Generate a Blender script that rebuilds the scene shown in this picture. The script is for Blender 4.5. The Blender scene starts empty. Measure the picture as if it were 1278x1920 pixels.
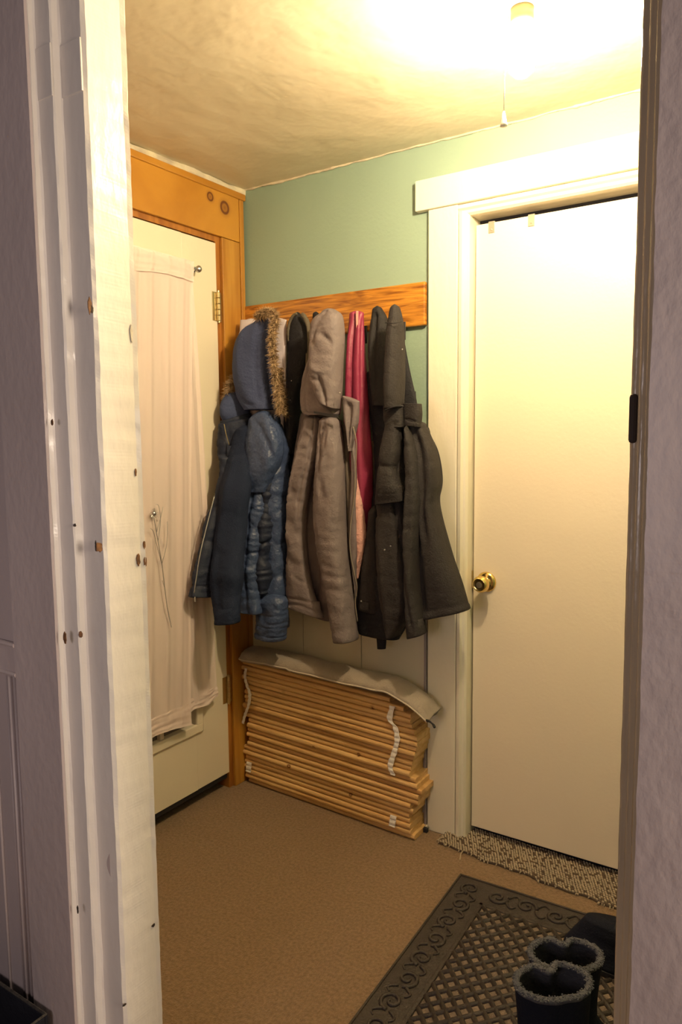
import bpy, bmesh, math, random
from mathutils import Vector, Matrix, noise
random.seed(7)
C = bpy.context.scene.collection
SC = bpy.context.scene
# ------------------------------------------------------------------ camera
F_PX, PITCH, ROLL, YAW = 1375.25, .1006, -.0102, -.5841
CAM = Vector((1.8907, -2.2091, 1.362))
fw = Vector((math.sin(YAW)*math.cos(PITCH), math.cos(YAW)*math.cos(PITCH), -math.sin(PITCH)))
rr = Vector((math.cos(YAW), -math.sin(YAW), 0)); uu = rr.cross(fw)
R2 = rr*math.cos(ROLL)+uu*math.sin(ROLL); U2 = uu*math.cos(ROLL)-rr*math.sin(ROLL)
cam = bpy.data.cameras.new('camera'); co = bpy.data.objects.new('camera', cam); C.objects.link(co)
co.matrix_world = Matrix(((R2.x, U2.x, -fw.x, CAM.x), (R2.y, U2.y, -fw.y, CAM.y), (R2.z, U2.z, -fw.z, CAM.z), (0, 0, 0, 1)))
cam.sensor_fit = 'VERTICAL'; cam.sensor_height = 36; cam.lens = 36*F_PX/1920; cam.clip_start = .05
SC.camera = co
# ------------------------------------------------------------------ world, lights, exposure
w = bpy.data.worlds.new('world'); SC.world = w; w.use_nodes = True
bg = w.node_tree.nodes['Background']; bg.inputs[0].default_value = (.62, .54, .54, 1); bg.inputs[1].default_value = .10
SC.view_settings.view_transform = 'Standard'; SC.view_settings.look = 'None'
SC.view_settings.gamma = 1; SC.view_settings.use_curve_mapping = False
SC.view_settings.exposure = 0.0
BULB_STRENGTH = 1180
def area(name, loc, target, sx, sy, power, col):
    l = bpy.data.lights.new(name, 'AREA'); l.shape = 'RECTANGLE'; l.size = sx; l.size_y = sy; l.energy = power; l.color = col
    o = bpy.data.objects.new(name, l); C.objects.link(o); o.location = loc
    o.rotation_euler = (Vector(target)-Vector(loc)).to_track_quat('-Z', 'Y').to_euler(); return o
# daylight from the window of the room the camera stands in
area('window_daylight', (1.0, -3.5, 1.30), (1.15, -1.4, 1.25), .8, .6, 11, (1.0, .85, .85))
# added unseen area light raking along the wall, brightens the doorway frame steps
area('added_jamb_light', (3.3, -1.56, 1.45), (.75, -1.40, 1.3), .3, .9, 44, (1.0, .84, .68))

# ------------------------------------------------------------------ helpers
def P(u, v, Y):                    # where the sight line through a pixel meets the upright plane y = Y
    d = fw+R2*((u-639)/F_PX)+U2*((960-v)/F_PX); t = (Y-CAM.y)/d.y
    return CAM+d*t
def link(name, me, mat=None, parent=None, smooth=False):
    o = bpy.data.objects.new(name, me); C.objects.link(o)
    if mat: me.materials.append(mat)
    if parent: o.parent = parent; o.matrix_parent_inverse = parent.matrix_world.inverted()
    if smooth:
        for p in me.polygons: p.use_smooth = True
    return o
def obj(name, bm, mat=None, parent=None, smooth=False):
    bmesh.ops.recalc_face_normals(bm, faces=bm.faces)
    me = bpy.data.meshes.new(name); bm.to_mesh(me); bm.free()
    return link(name, me, mat, parent, smooth)
def tag(o, label=None, cat=None, group=None, kind=None):
    if label: o['label'] = label
    if cat: o['category'] = cat
    if group: o['group'] = group
    if kind: o['kind'] = kind
    return o
def thing(name, label, cat, loc, group=None):
    o = bpy.data.objects.new(name, None); C.objects.link(o); o.location = loc; o.empty_display_size = .1
    o.matrix_world = Matrix.Translation(Vector(loc))
    return tag(o, label, cat, group)
def box(bm, x0, x1, y0, y1, z0, z1, bev=0, mat=None):
    m = Matrix.Translation(((x0+x1)/2, (y0+y1)/2, (z0+z1)/2)) @ Matrix.Diagonal((abs(x1-x0), abs(y1-y0), abs(z1-z0), 1))
    if mat: m = mat @ m
    r = bmesh.ops.create_cube(bm, size=1, matrix=m)
    if bev:
        es = list({e for v in r['verts'] for e in v.link_edges})
        bmesh.ops.bevel(bm, geom=es, offset=bev, segments=2, affect='EDGES', profile=.5)
def struct(name, bm, mat, parent=None, smooth=False, label=None):
    o = obj(name, bm, mat, parent, smooth)
    if not parent: o['kind'] = 'structure'
    if label: o['label'] = label
    return o
def tube(bm, pts, r, n=8, closed=False, cap=True):
    pts = [Vector(p) for p in pts]; K = len(pts); rings = []
    rad = r if callable(r) else (lambda t: r)
    prev = None
    for i, p in enumerate(pts):
        if closed: d = pts[(i+1) % K]-pts[i-1]
        else: d = pts[min(i+1, K-1)]-pts[max(i-1, 0)]
        d.normalize()
        if prev is None:
            a = d.orthogonal().normalized()
        else:
            a = (prev-d*prev.dot(d)).normalized()
        prev = a; b = d.cross(a)
        q = rad(i/max(K-1, 1))
        rings.append([bm.verts.new(p+a*q*math.cos(2*math.pi*j/n)+b*q*math.sin(2*math.pi*j/n)) for j in range(n)])
    for i in range(K if closed else K-1):
        A, B = rings[i], rings[(i+1) % K]
        for j in range(n): bm.faces.new((A[j], A[(j+1) % n], B[(j+1) % n], B[j]))
    if cap and not closed:
        bm.faces.new(rings[0][::-1]); bm.faces.new(rings[-1])
def catmull(pts, n):
    pts = [Vector(p) for p in pts]; out = []
    K = len(pts)
    for k in range(n):
        t = k/(n-1)*(K-1); i = min(int(t), K-2); f = t-i
        p1, p2 = pts[i], pts[i+1]; p0 = pts[i-1] if i else p1*2-p2; p3 = pts[i+2] if i+2 < K else p2*2-p1
        out.append(.5*((2*p1)+(p2-p0)*f+(2*p0-5*p1+4*p2-p3)*f*f+(3*p1-p0-3*p2+p3)*f*f*f))
    return out
def lathe(bm, prof, origin, axis, n=28):
    axis = Vector(axis).normalized(); a = axis.orthogonal().normalized(); b = axis.cross(a); rings = []
    for r, h in prof:
        c = Vector(origin)+axis*h
        rings.append([bm.verts.new(c+a*max(r, 1e-4)*math.cos(2*math.pi*j/n)+b*max(r, 1e-4)*math.sin(2*math.pi*j/n)) for j in range(n)])
    for A, B in zip(rings, rings[1:]):
        for j in range(n): bm.faces.new((A[j], A[(j+1) % n], B[(j+1) % n], B[j]))
    bm.faces.new(rings[0][::-1]); bm.faces.new(rings[-1])

# ------------------------------------------------------------------ materials
def mat(name, col, rough=.5, metal=0, spec=.5, var=0, vscale=6, col2=None, bump=0, bscale=40, bdet=4, bump2=0, b2scale=6,
        sheen=0, stretch=(1, 1, 1), emit=None, estr=0, coat=0):
    m = bpy.data.materials.new(name); m.use_nodes = True; nt = m.node_tree; b = nt.nodes['Principled BSDF']
    def setc(c): return (c[0], c[1], c[2], 1)
    b.inputs['Base Color'].default_value = setc(col); b.inputs['Roughness'].default_value = rough
    b.inputs['Metallic'].default_value = metal; b.inputs['Specular IOR Level'].default_value = spec
    b.inputs['Sheen Weight'].default_value = sheen; b.inputs['Coat Weight'].default_value = coat
    tc = nt.nodes.new('ShaderNodeTexCoord'); mp = nt.nodes.new('ShaderNodeMapping'); mp.inputs['Scale'].default_value = stretch
    nt.links.new(tc.outputs['Object'], mp.inputs['Vector'])
    if col2 or var:
        n = nt.nodes.new('ShaderNodeTexNoise'); n.inputs['Scale'].default_value = vscale; n.inputs['Detail'].default_value = 6
        nt.links.new(mp.outputs[0], n.inputs['Vector'])
        r = nt.nodes.new('ShaderNodeValToRGB'); r.color_ramp.elements[0].position = .32; r.color_ramp.elements[1].position = .68
        c2 = col2 or tuple(c*(1-var) for c in col)
        r.color_ramp.elements[0].color = setc(c2); r.color_ramp.elements[1].color = setc(col)
        nt.links.new(n.outputs['Fac'], r.inputs[0]); nt.links.new(r.outputs[0], b.inputs['Base Color'])
    last = None
    for s, sc, dist in ((bump2, b2scale, .02), (bump, bscale, .004)):
        if s:
            n = nt.nodes.new('ShaderNodeTexNoise'); n.inputs['Scale'].default_value = sc; n.inputs['Detail'].default_value = bdet
            nt.links.new(mp.outputs[0], n.inputs['Vector'])
            bp = nt.nodes.new('ShaderNodeBump'); bp.inputs['Strength'].default_value = s; bp.inputs['Distance'].default_value = dist
            nt.links.new(n.outputs['Fac'], bp.inputs['Height'])
            if last: nt.links.new(last.outputs[0], bp.inputs['Normal'])
            nt.links.new(bp.outputs[0], b.inputs['Normal']); last = bp
    if emit:
        b.inputs['Emission Color'].default_value = setc(emit); b.inputs['Emission Strength'].default_value = estr
    return m
def wood(name, light, dark, scale=(3, 3, 30), rough=.4, knots=(), coat=0, wav=2.2):
    """grain runs along the axis given the smallest scale; knots = [(centre, radius)] in object space"""
    m = bpy.data.materials.new(name); m.use_nodes = True; nt = m.node_tree; b = nt.nodes['Principled BSDF']
    b.inputs['Roughness'].default_value = rough; b.inputs['Coat Weight'].default_value = coat; b.inputs['Coat Roughness'].default_value = .25
    N = nt.nodes.new; L = nt.links.new
    tc = N('ShaderNodeTexCoord'); mp = N('ShaderNodeMapping'); mp.inputs['Scale'].default_value = scale
    oi = N('ShaderNodeObjectInfo'); ad = N('ShaderNodeVectorMath'); ad.operation = 'ADD'
    L(tc.outputs['Object'], ad.inputs[0]); L(oi.outputs['Random'], ad.inputs[1]); L(ad.outputs[0], mp.inputs['Vector'])
    n1 = N('ShaderNodeTexNoise'); n1.inputs['Scale'].default_value = 1.4; n1.inputs['Detail'].default_value = 5; n1.inputs['Distortion'].default_value = wav
    L(mp.outputs[0], n1.inputs['Vector'])
    r = N('ShaderNodeValToRGB'); e = r.color_ramp.elements; e[0].position = .36; e[1].position = .62
    e[0].color = (*dark, 1); e[1].color = (*light, 1)
    L(n1.outputs['Fac'], r.inputs[0]); src = r.outputs[0]
    for c, rad in knots:
        d = N('ShaderNodeVectorMath'); d.operation = 'DISTANCE'; d.inputs[1].default_value = c
        L(tc.outputs['Object'], d.inputs[0])
        k = N('ShaderNodeValToRGB'); ke = k.color_ramp.elements
        q = rad/.1
        ke[0].position = 0; ke[0].color = (.75, .75, .75, 1); ke[1].position = 1; ke[1].color = (0, 0, 0, 1)
        for pos, val in ((q*.55, .45), (q*.8, 1), (q*1.0, 1), (q*1.2, .25), (q*1.8, .0)):
            x = ke.new(min(pos, .99)); x.color = (val, val, val, 1)
        s = N('ShaderNodeMath'); s.operation = 'MULTIPLY'; s.inputs[1].default_value = 10
        L(d.outputs['Value'], s.inputs[0]); L(s.outputs[0], k.inputs[0])
        mx = N('ShaderNodeMix'); mx.data_type = 'RGBA'
        L(k.outputs[0], mx.inputs['Factor']); L(src, mx.inputs['A']); mx.inputs['B'].default_value = (.13, .035, .008, 1)
        src = mx.outputs['Result']
    L(src, b.inputs['Base Color'])
    bp = N('ShaderNodeBump'); bp.inputs['Strength'].default_value = .15; bp.inputs['Distance'].default_value = .003
    L(n1.outputs['Fac'], bp.inputs['Height']); L(bp.outputs[0], b.inputs['Normal'])
    return m
M = {}
M['paint'] = mat('white_paint', (.80, .75, .62), .34, bump=.35, bscale=60, bump2=.25, b2scale=9, var=.05, vscale=5, stretch=(1, 1, .35))
M['paint_old'] = mat('old_gloss_paint', (.74, .68, .62), .30, bump=.22, bscale=60, bump2=.12, b2scale=12, var=.12, vscale=5, stretch=(1, 1, .5))
M['paint_grey'] = mat('hall_paint', (.52, .43, .41), .42, bump=.25, bscale=60, bump2=.1, b2scale=10, var=.15, vscale=3, stretch=(1, 1, .6))
M['door_paint'] = mat('door_paint', (.82, .72, .56), .36, bump=.12, bscale=90, bump2=.06, b2scale=5)
M['steel_door'] = mat('steel_door_paint', (.78, .71, .58), .38, bump=.1, bscale=90)
M['green'] = mat('green_wall_paint', (.275, .385, .31), .55, bump=.25, bscale=90, bump2=.12, b2scale=5, var=.06, vscale=3)
M['beadboard'] = mat('beadboard_paint', (.66, .62, .50), .42, bump=.25, bscale=60, bump2=.15, b2scale=8, var=.07, vscale=4)
M['ceiling'] = mat('ceiling_paint', (.70, .64, .49), .55, bump=.35, bscale=14, bump2=.6, b2scale=4.2, col2=(.63, .56, .41), vscale=1.6)
M['plaster'] = mat('plaster_edge', (.72, .65, .48), .7, bump=.8, bscale=80, col2=(.50, .44, .36), vscale=14)
M['pine'] = wood('varnished_pine', (.50, .235, .030), (.40, .17, .018), (5, .9, 1.0), .32, coat=.3,
                 knots=[((.012, -.115, 2.205), .022), ((.012, -.190, 2.225), .015)])
M['pine_v'] = wood('varnished_pine_upright', (.50, .25, .040), (.38, .16, .020), (6, 9, .8), .32, coat=.3)
M['pine_dark'] = wood('pine_jamb', (.42, .17, .03), (.28, .10, .018), (6, 9, .8), .4)
M['rack'] = wood('oak_rack', (.56, .24, .03), (.20, .065, .008), (3.0, 8, 42), .3, coat=.35, wav=2.0)
KN = [(tuple(P(a, b, -.10)), r) for a, b, r in ((527, 1299, .010), (509, 1331, .007), (588, 1402, .006), (540, 1437, .008), (672, 1415, .006), (657, 1490, .006), (730, 1478, .006), (700, 1325, .008))]
M['slat'] = wood('pale_pine_slat', (.78, .52, .23), (.62, .37, .14), (1.8, 14, 26), .5, wav=1.2, knots=KN)
M['slat_b'] = wood('honey_pine_slat', (.66, .41, .17), (.52, .29, .10), (1.8, 14, 26), .5, wav=1.2, knots=KN)
M['carpet'] = mat('brown_carpet', (.275, .182, .104), .95, spec=.1, col2=(.175, .112, .060), vscale=110, bump=1.0, bscale=260, bump2=.3, b2scale=10, sheen=.2)
M['black'] = mat('black_rubber', (.012, .012, .016), .6)
M['dark_gap'] = mat('sill_and_gap_shade', (.02, .02, .03), .7)  # dark sill colour; also the door gaps' shade put into colour
M['brass'] = mat('polished_brass', (.85, .62, .22), .16, 1)
M['brass_old'] = mat('dull_brass', (.55, .45, .25), .35, 1)
M['steel'] = mat('steel', (.6, .6, .62), .28, 1)
M['ivory'] = mat('ivory_metal', (.34, .30, .24), .4, .3)
M['porcelain'] = mat('porcelain', (.85, .82, .70), .2)
M['socket'] = mat('old_ivory_socket', (.42, .36, .20), .4)
M['webbing'] = mat('white_webbing', (.95, .93, .88), .7, bump=.5, bscale=200)
M['pad'] = mat('beige_linen', (.34, .29, .24), .9, spec=.15, bump=.7, bscale=220, bump2=.3, b2scale=14, var=.12, vscale=20, sheen=.2)
M['pad_edge'] = mat('beige_piping', (.52, .46, .38), .9, spec=.15, bump=.5, bscale=200)
M['mat_rubber'] = mat('brown_rubber_mat', (.046, .035, .029), .62, bump=.7, bscale=150, var=.3, vscale=20)
M['mat_cell'] = mat('brown_mat_pile', (.24, .185, .145), .95, spec=.1, bump=1, bscale=250, var=.4, vscale=18)
M['wood_bare'] = mat('bare_wood_chip', (.20, .085, .03), .8, var=.6, vscale=120)
M['hallwood'] = mat('dark_hole', (.03, .018, .012), .8)
M['glass_dark'] = mat('night_glass', (.20, .17, .15), .12)
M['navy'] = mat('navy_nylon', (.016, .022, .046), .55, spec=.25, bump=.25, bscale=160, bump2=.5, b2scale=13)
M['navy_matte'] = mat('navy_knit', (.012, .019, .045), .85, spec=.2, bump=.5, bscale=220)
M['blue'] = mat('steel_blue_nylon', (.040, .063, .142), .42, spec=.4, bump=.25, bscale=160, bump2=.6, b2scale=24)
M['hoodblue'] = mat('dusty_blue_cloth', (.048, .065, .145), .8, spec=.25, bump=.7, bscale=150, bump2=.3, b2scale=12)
M['greycoat'] = mat('taupe_cotton', (.178, .150, .158), .62, spec=.3, bump=.3, bscale=200, bump2=.7, b2scale=11)
M['greycoat_in'] = mat('taupe_lining', (.12, .10, .085), .8, spec=.2, bump=.3, bscale=200)
M['pink'] = mat('pink_fleece', (.72, .42, .37), .95, spec=.1, bump=1, bscale=130)
M['maroon'] = mat('raspberry_nylon', (.26, .030, .075), .45, spec=.4, bump=.2, bscale=160, bump2=.4, b2scale=10)
M['char'] = mat('charcoal_softshell', (.027, .024, .025), .72, spec=.25, bump=.5, bscale=200, bump2=.4, b2scale=11)
M['char_b'] = mat('dark_charcoal_softshell', (.021, .020, .022), .75, spec=.25, bump=.4, bscale=200, bump2=.4, b2scale=11)
M['blackcloth'] = mat('black_cloth', (.012, .012, .017), .7, spec=.3, bump=.4, bscale=200, bump2=.5, b2scale=12)
M['greytrim'] = mat('grey_brown_trim', (.10, .085, .062), .9, bump=1, bscale=90)
M['lavender'] = mat('pale_lavender_cloth', (.55, .50, .56), .8, bump2=.3, b2scale=10)
M['furlight'] = mat('tan_fur', (.56, .41, .25), .8, spec=.2, col2=(.17, .11, .06), vscale=60)
M['furdark'] = mat('brown_fur', (.16, .10, .05), .85, spec=.2, col2=(.05, .03, .016), vscale=70)
M['fleece'] = mat('grey_fleece', (.088, .090, .105), .95, spec=.1, bump=1, bscale=120)
M['fleece_in'] = mat('dark_grey_fleece', (.055, .055, .065), .95, spec=.1, bump=1, bscale=120)
M['suede'] = mat('navy_black_suede', (.010, .012, .022), .85, spec=.15, bump=.4, bscale=200)
M['rag_a'] = mat('cream_cotton_weave', (.46, .38, .27), .9, spec=.1, bump=.8, bscale=180)
M['rag_b'] = mat('brown_cotton_weave', (.17, .12, .085), .9, spec=.1, bump=.8, bscale=180)
M['bulb'] = mat('lit_bulb_glass', (1, .9, .7), .3, emit=(1.0, .76, .45), estr=BULB_STRENGTH)
M['cable'] = mat('grey_cable', (.26, .22, .24), .35)
def sheer():
    m = bpy.data.materials.new('sheer_curtain'); m.use_nodes = True; nt = m.node_tree; N = nt.nodes.new; L = nt.links.new
    b = nt.nodes['Principled BSDF']; b.inputs['Base Color'].default_value = (.93, .80, .78, 1); b.inputs['Roughness'].default_value = .8
    tl = N('ShaderNodeBsdfTranslucent'); tl.inputs[0].default_value = (.93, .80, .78, 1)
    tr = N('ShaderNodeBsdfTransparent'); m1 = N('ShaderNodeMixShader'); m1.inputs[0].default_value = .15
    m2 = N('ShaderNodeMixShader'); m2.inputs[0].default_value = .17
    L(b.outputs[0], m1.inputs[1]); L(tl.outputs[0], m1.inputs[2]); L(m1.outputs[0], m2.inputs[1]); L(tr.outputs[0], m2.inputs[2])
    L(m2.outputs[0], nt.nodes['Material Output'].inputs[0])
    n = N('ShaderNodeTexNoise'); n.inputs['Scale'].default_value = 240; bp = N('ShaderNodeBump'); bp.inputs['Strength'].default_value = .3; bp.inputs['Distance'].default_value = .002
    L(n.outputs['Fac'], bp.inputs['Height']); L(bp.outputs[0], b.inputs['Normal']); return m
M['sheer'] = sheer()

# ------------------------------------------------------------------ room shell
H = 2.297
def wavy_profile(name, prof, z0, z1, m, parent=None, nz=150, amp=.0012, seed=0, cap=True, kind=True, axis='z', smooth=False):
    """extrude an outline with slightly uneven, many times painted edges"""
    bm = bmesh.new(); rows = []
    for k in range(nz+1):
        z = z0+(z1-z0)*k/nz; row = []
        for i, (x, y) in enumerate(prof):
            dx = amp*(noise.noise(Vector((i*7.3+seed, z*9, 1)))+.7*noise.noise(Vector((i*3.1+seed, z*38, 5))))
            dy = amp*.6*noise.noise(Vector((i*5.3+seed, z*12, 9)))
            p = (x+dx, y+dy, z) if axis == 'z' else ((z, x+dx, y+dy) if axis == 'x' else (x+dx, z, y+dy))
            row.append(bm.verts.new(p))
        rows.append(row)
    n = len(prof)
    for A, B in zip(rows, rows[1:]):
        for j in range(n): bm.faces.new((A[j], A[(j+1) % n], B[(j+1) % n], B[j]))
    if cap: bm.faces.new(rows[0]); bm.faces.new(rows[-1][::-1])
    if kind and not parent: return struct(name, bm, m, smooth=smooth)
    return obj(name, bm, m, parent, smooth)

bm = bmesh.new(); box(bm, -.30, 3.6, -5.2, .30, -.06, 0); struct('floor', bm, M['carpet'])
bm = bmesh.new(); box(bm, -.3, 2.12, -1.30, .3, H, H+.08); struct('ceiling', bm, M['ceiling'])
# back wall: green above, painted boards below, with an opening for the second door
bm = bmesh.new()
box(bm, -.12, .90, 0, .12, 0, H); box(bm, .90, 1.72, 0, .12, 2.07, H); box(bm, 1.72, 2.1, 0, .12, 0, H)
struct('wall_back', bm, M['green'])
bm = bmesh.new(); xs = [0.0, .26, .52, .789]
for a, b in zip(xs, xs[1:]): box(bm, a+.0012, b-.0012, -.012, -.0005, 0, 1.35, .0018)
struct('trim_1', bm, M['beadboard'])
# left wall with the opening of the first door
bm = bmesh.new()
box(bm, -.14, -.004, -.155, .0, 0, H); box(bm, -.14, -.004, -1.26, -.965, 0, H); box(bm, -.14, -.004, -.965, -.155, 2.078, H)
struct('wall_left', bm, M['pine_dark'])
bm = bmesh.new(); box(bm, 2.0, 2.1, -1.26, 0, 0, H); struct('wall_right', bm, M['green'])
# front wall, seen through: left and right of the doorway and over it
bm = bmesh.new(); box(bm, -.14, .78, -1.345, -1.25, 0, H); box(bm, 1.73, 2.1, -1.345, -1.25, 0, H); box(bm, .78, 1.73, -1.345, -1.25, 2.20, H)
box(bm, -.14, 3.5, -1.345, -1.26, H, 2.6); box(bm, 2.1, 3.5, -1.345, -1.26, 0, H)
struct('wall_front', bm, M['paint_grey'])

# ceiling edge beads of rough plaster
def rough_bead(name, p0, p1, r, m, seed, n=160):
    bm = bmesh.new(); p0, p1 = Vector(p0), Vector(p1); pts = [p0.lerp(p1, i/n) for i in range(n+1)]
    pts = [p+Vector((noise.noise(p*22+Vector((seed, 0, 0))), noise.noise(p*25+Vector((0, seed, 0))), noise.noise(p*19+Vector((0, 0, seed)))))*r*.6 for p in pts]
    tube(bm, pts, lambda t: r*(.55+.9*abs(noise.noise(Vector((t*60, seed, 0))))), 7); return struct(name, bm, m, smooth=True)
rough_bead('trim_2', (0, -.003, H-.001), (2.0, -.003, H-.001), .0065, M['plaster'], 3)
o = wavy_profile('trim_3', [(-.004, H-.001), (.012, H-.001), (.016, H-.012), (.010, H-.022), (-.004, H-.024)], -1.25, 0, M['plaster'], axis='y', amp=.006, seed=4, nz=260)

# pine trim round the first door
def board(name, x0, x1, y0, y1, z0, z1, m, bev=.003):
    bm = bmesh.new(); box(bm, x0, x1, y0, y1, z0, z1, bev); return struct(name, bm, m)
board('trim_4', -.004, .010, -1.25, -.036, 2.098, 2.262, M['pine'])
board('trim_5', -.004, .016, -1.25, -.001, 2.254, 2.279, M['pine'], .005)
board('trim_6', -.004, .010, -.134, -.037, 0, 2.0965, M['pine_v'])
board('trim_7', -.004, .013, -.035, -.0125, 0, 2.254, M['pine_v'], .003)
board('trim_8', -.11, -.0045, -.156, -.136, 0, 2.095, M['pine_dark'], .001)
board('trim_9', -.11, -.0045, -.97, -.156, 2.079, 2.097, M['pine_dark'], .001)
bm = bmesh.new(); box(bm, -.115, -.07, -.965, -.157, 0, .05, .004); struct('trim_10', bm, M['dark_gap'])
bm = bmesh.new(); box(bm, -.16, -.115, -.965, -.157, 0, 2.08); struct('gap_shade_1', bm, M['dark_gap'])  # near-black backing: shade behind the first door put into its colour

# ------------------------------------------------------------------ door 1: steel door with a divided window behind a curtain
d1 = bpy.data.objects.new('door_1', None); C.objects.link(d1); d1['kind'] = 'structure'; d1.location = (-.02, -.56, .06)
d1.matrix_world = Matrix.Translation((-.02, -.56, .06))
LY0, LY1, LZ0, LZ1 = -.82, -.33, .315, 1.93
bm = bmesh.new()
box(bm, -.046, 0, -.962, LY0, .066, 2.072, .002); box(bm, -.046, 0, LY1, -.158, .066, 2.072, .002)
box(bm, -.046, 0, LY0, LY1, .066, LZ0, .0); box(bm, -.046, 0, LY0, LY1, LZ1, 2.072, .0)
obj('door_leaf', bm, M['steel_door'], d1)
bm = bmesh.new()
for a, b, c, d in ((LY0-.03, LY1+.03, LZ0-.03, LZ0+.004), (LY0-.03, LY1+.03, LZ1-.004, LZ1+.03), (LY0-.03, LY0+.004, LZ0, LZ1), (LY1-.004, LY1+.03, LZ0, LZ1)):
    box(bm, -.003, .010, a, b, c, d, .004)
obj('window_frame', bm, M['steel_door'], d1)
bm = bmesh.new()
for k in range(1, 3): y = LY0+(LY1-LY0)*k/3; box(bm, -.022, -.002, y-.009, y+.009, LZ0, LZ1, .003)
for k in range(1, 5): z = LZ0+(LZ1-LZ0)*k/5; box(bm, -.0215, -.0025, LY0, LY1, z-.009, z+.009, .003)
obj('muntins', bm, M['steel_door'], d1)
bm = bmesh.new(); box(bm, -.03, -.024, LY0-.002, LY1+.002, LZ0-.002, LZ1+.002); obj('window_pane', bm, M['glass_dark'], d1)
bm = bmesh.new(); box(bm, -.044, -.006, -.955, -.165, .044, .068, .002); obj('door_sweep', bm, M['black'], d1)
def hinge(z, m, par):
    bm = bmesh.new(); box(bm, .000, .0022, -.185, -.158, z-.052, z+.052, .0008)
    box(bm, -.0025, .0012, -.158, -.137, z-.052, z+.052, .0005)
    for k in range(5): lathe(bm, [(.0062, z-.052+k*.0208+.0006), (.0068, z-.052+k*.0208+.002), (.0068, z-.052+k*.0208+.0188), (.0062, z-.052+(k+1)*.0208-.0006)], (.006, -.157, 0), (0, 0, 1), 14)
    lathe(bm, [(.001, z-.06), (.005, z-.057), (.005, z-.052)], (.006, -.157, 0), (0, 0, 1), 12); lathe(bm, [(.005, z+.052), (.005, z+.057), (.001, z+.061)], (.006, -.157, 0), (0, 0, 1), 12)
    obj('hinge', bm, m, par)
hinge(1.845, M['brass_old'], d1); hinge(.40, M['brass_old'], d1)

# curtain rod and curtain
rod = thing('curtain_rod', 'thin steel curtain rod with a round end on the half glazed door', 'curtain rod', (.035, -.56, 1.952))
bm = bmesh.new(); tube(bm, [(.036, -.88, 1.952), (.036, -.300, 1.952)], .0045, 10); obj('rod', bm, M['steel'], rod)
bm = bmesh.new(); lathe(bm, [(.004, 0), (.008, .003), (.012, .009), (.0125, .014), (.009, .021), (.002, .024)], (.036, -.300, 1.952), (0, 1, 0), 18); obj('finial', bm, M['steel'], rod, True)
bm = bmesh.new(); tube(bm, [(.001, -.300, 1.925), (.010, -.300, 1.925), (.02, -.300, 1.935), (.036, -.300, 1.947)], .0028, 8); box(bm, 0, .003, -.306, -.294, 1.91, 1.94, .001); obj('bracket', bm, M['steel'], rod)
def curtain_panel(bm, ytop0, ytop1, ybot0, ybot1, zt, zb0, zb1, x0, nf, amp, seed, zh=0):
    NY, NZ = 170, 110; g = []
    for k in range(NZ+1):
        t = k/NZ; row = []
        for i in range(NY+1):
            s = i/NY; zb = zb0+(zb1-zb0)*s+.006*math.sin(s*9+seed)
            z = zt+(zb-zt)*t; y = (ytop0+(ytop1-ytop0)*s)*(1-t**.8)+(ybot0+(ybot1-ybot0)*s)*t**.8
            ph = s*nf*2*math.pi+1.2*noise.noise(Vector((s*3, t*1.3, seed)))*2
            a = amp*(1-.35*t)*(1 if t > .04 else .6)
            x = x0+a*math.sin(ph)+.35*a*math.sin(ph*2.1+seed)+.003*noise.noise(Vector((s*4, t*5, seed+3)))+.004*t
            for zc, dd in ((1.62, .0022), (1.31, .0022), (1.02, .002), (.70, .0018)):
                x += dd*math.exp(-((z-zc)/.006)**2)
            row.append(bm.verts.new((x, y, z)))
        g.append(row)
    for A, B in zip(g, g[1:]):
        for i in range(NY): bm.faces.new((A[i], A[i+1], B[i+1], B[i]))
    return g
cur = thing('curtain', 'white sheer curtain hanging over the window of the left door', 'curtain', (.04, -.56, 1.952))
bm = bmesh.new(); curtain_panel(bm, -.88, -.312, -.93, -.40, 1.965, .388, .352, .040, 8, .0034, 1)
o = obj('sheer_panel', bm, M['sheer'], cur, True)
bm = bmesh.new(); curtain_panel(bm, -.47, -.316, -.425, -.247, 1.952, .385, .402, .030, 3, .0035, 5); obj('sheer_panel', bm, M['sheer'], cur, True)
bm = bmesh.new(); curtain_panel(bm, -.88, -.314, -.885, -.322, 1.972, 1.885, 1.905, .0425, 8, .0034, 1); obj('rod_pocket', bm, M['sheer'], cur, True)
bm = bmesh.new(); curtain_panel(bm, -.925, -.402, -.93, -.400, .432, .389, .353, .0455, 8, .0022, 1); obj('bottom_hem', bm, M['sheer'], cur, True)
bm = bmesh.new(); curtain_panel(bm, -.423, -.25, -.425, -.247, .445, .385, .402, .0335, 3, .0022, 5); obj('bottom_hem', bm, M['sheer'], cur, True)

# wire flower ornament pinned on the curtain
orn = thing('wire_flower', 'thin wire flower with a glass bead pinned to the sheer curtain', 'ornament', (.056, -.50, .95))
bm = bmesh.new()
main = catmull([P(0, 0, 0)*0+Vector((.058, -.552, 1.122)), (.058, -.540, 1.05), (.058, -.523, .95), (.058, -.515, .88), (.057, -.505, .80), (.056, -.488, .726)], 30)
tube(bm, main, .0012, 6)
for pts in ([(.058, -.523, .95), (.062, -.506, 1.0), (.061, -.496, 1.05), (.060, -.494, 1.09)], [(.058, -.526, .96), (.06, -.545, 1.02), (.06, -.555, 1.06), (.06, -.568, 1.075)],
            [(.058, -.535, 1.03), (.061, -.525, 1.10), (.06, -.53, 1.145), (.06, -.54, 1.15)], [(.057, -.514, .87), (.06, -.522, .885), (.06, -.525, .895)],
            [(.058, -.54, 1.06), (.063, -.52, 1.12), (.062, -.513, 1.14)]):
    tube(bm, catmull(pts, 14), .0009, 6)
obj('wire_stem', bm, M['steel'], orn, True)
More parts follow.
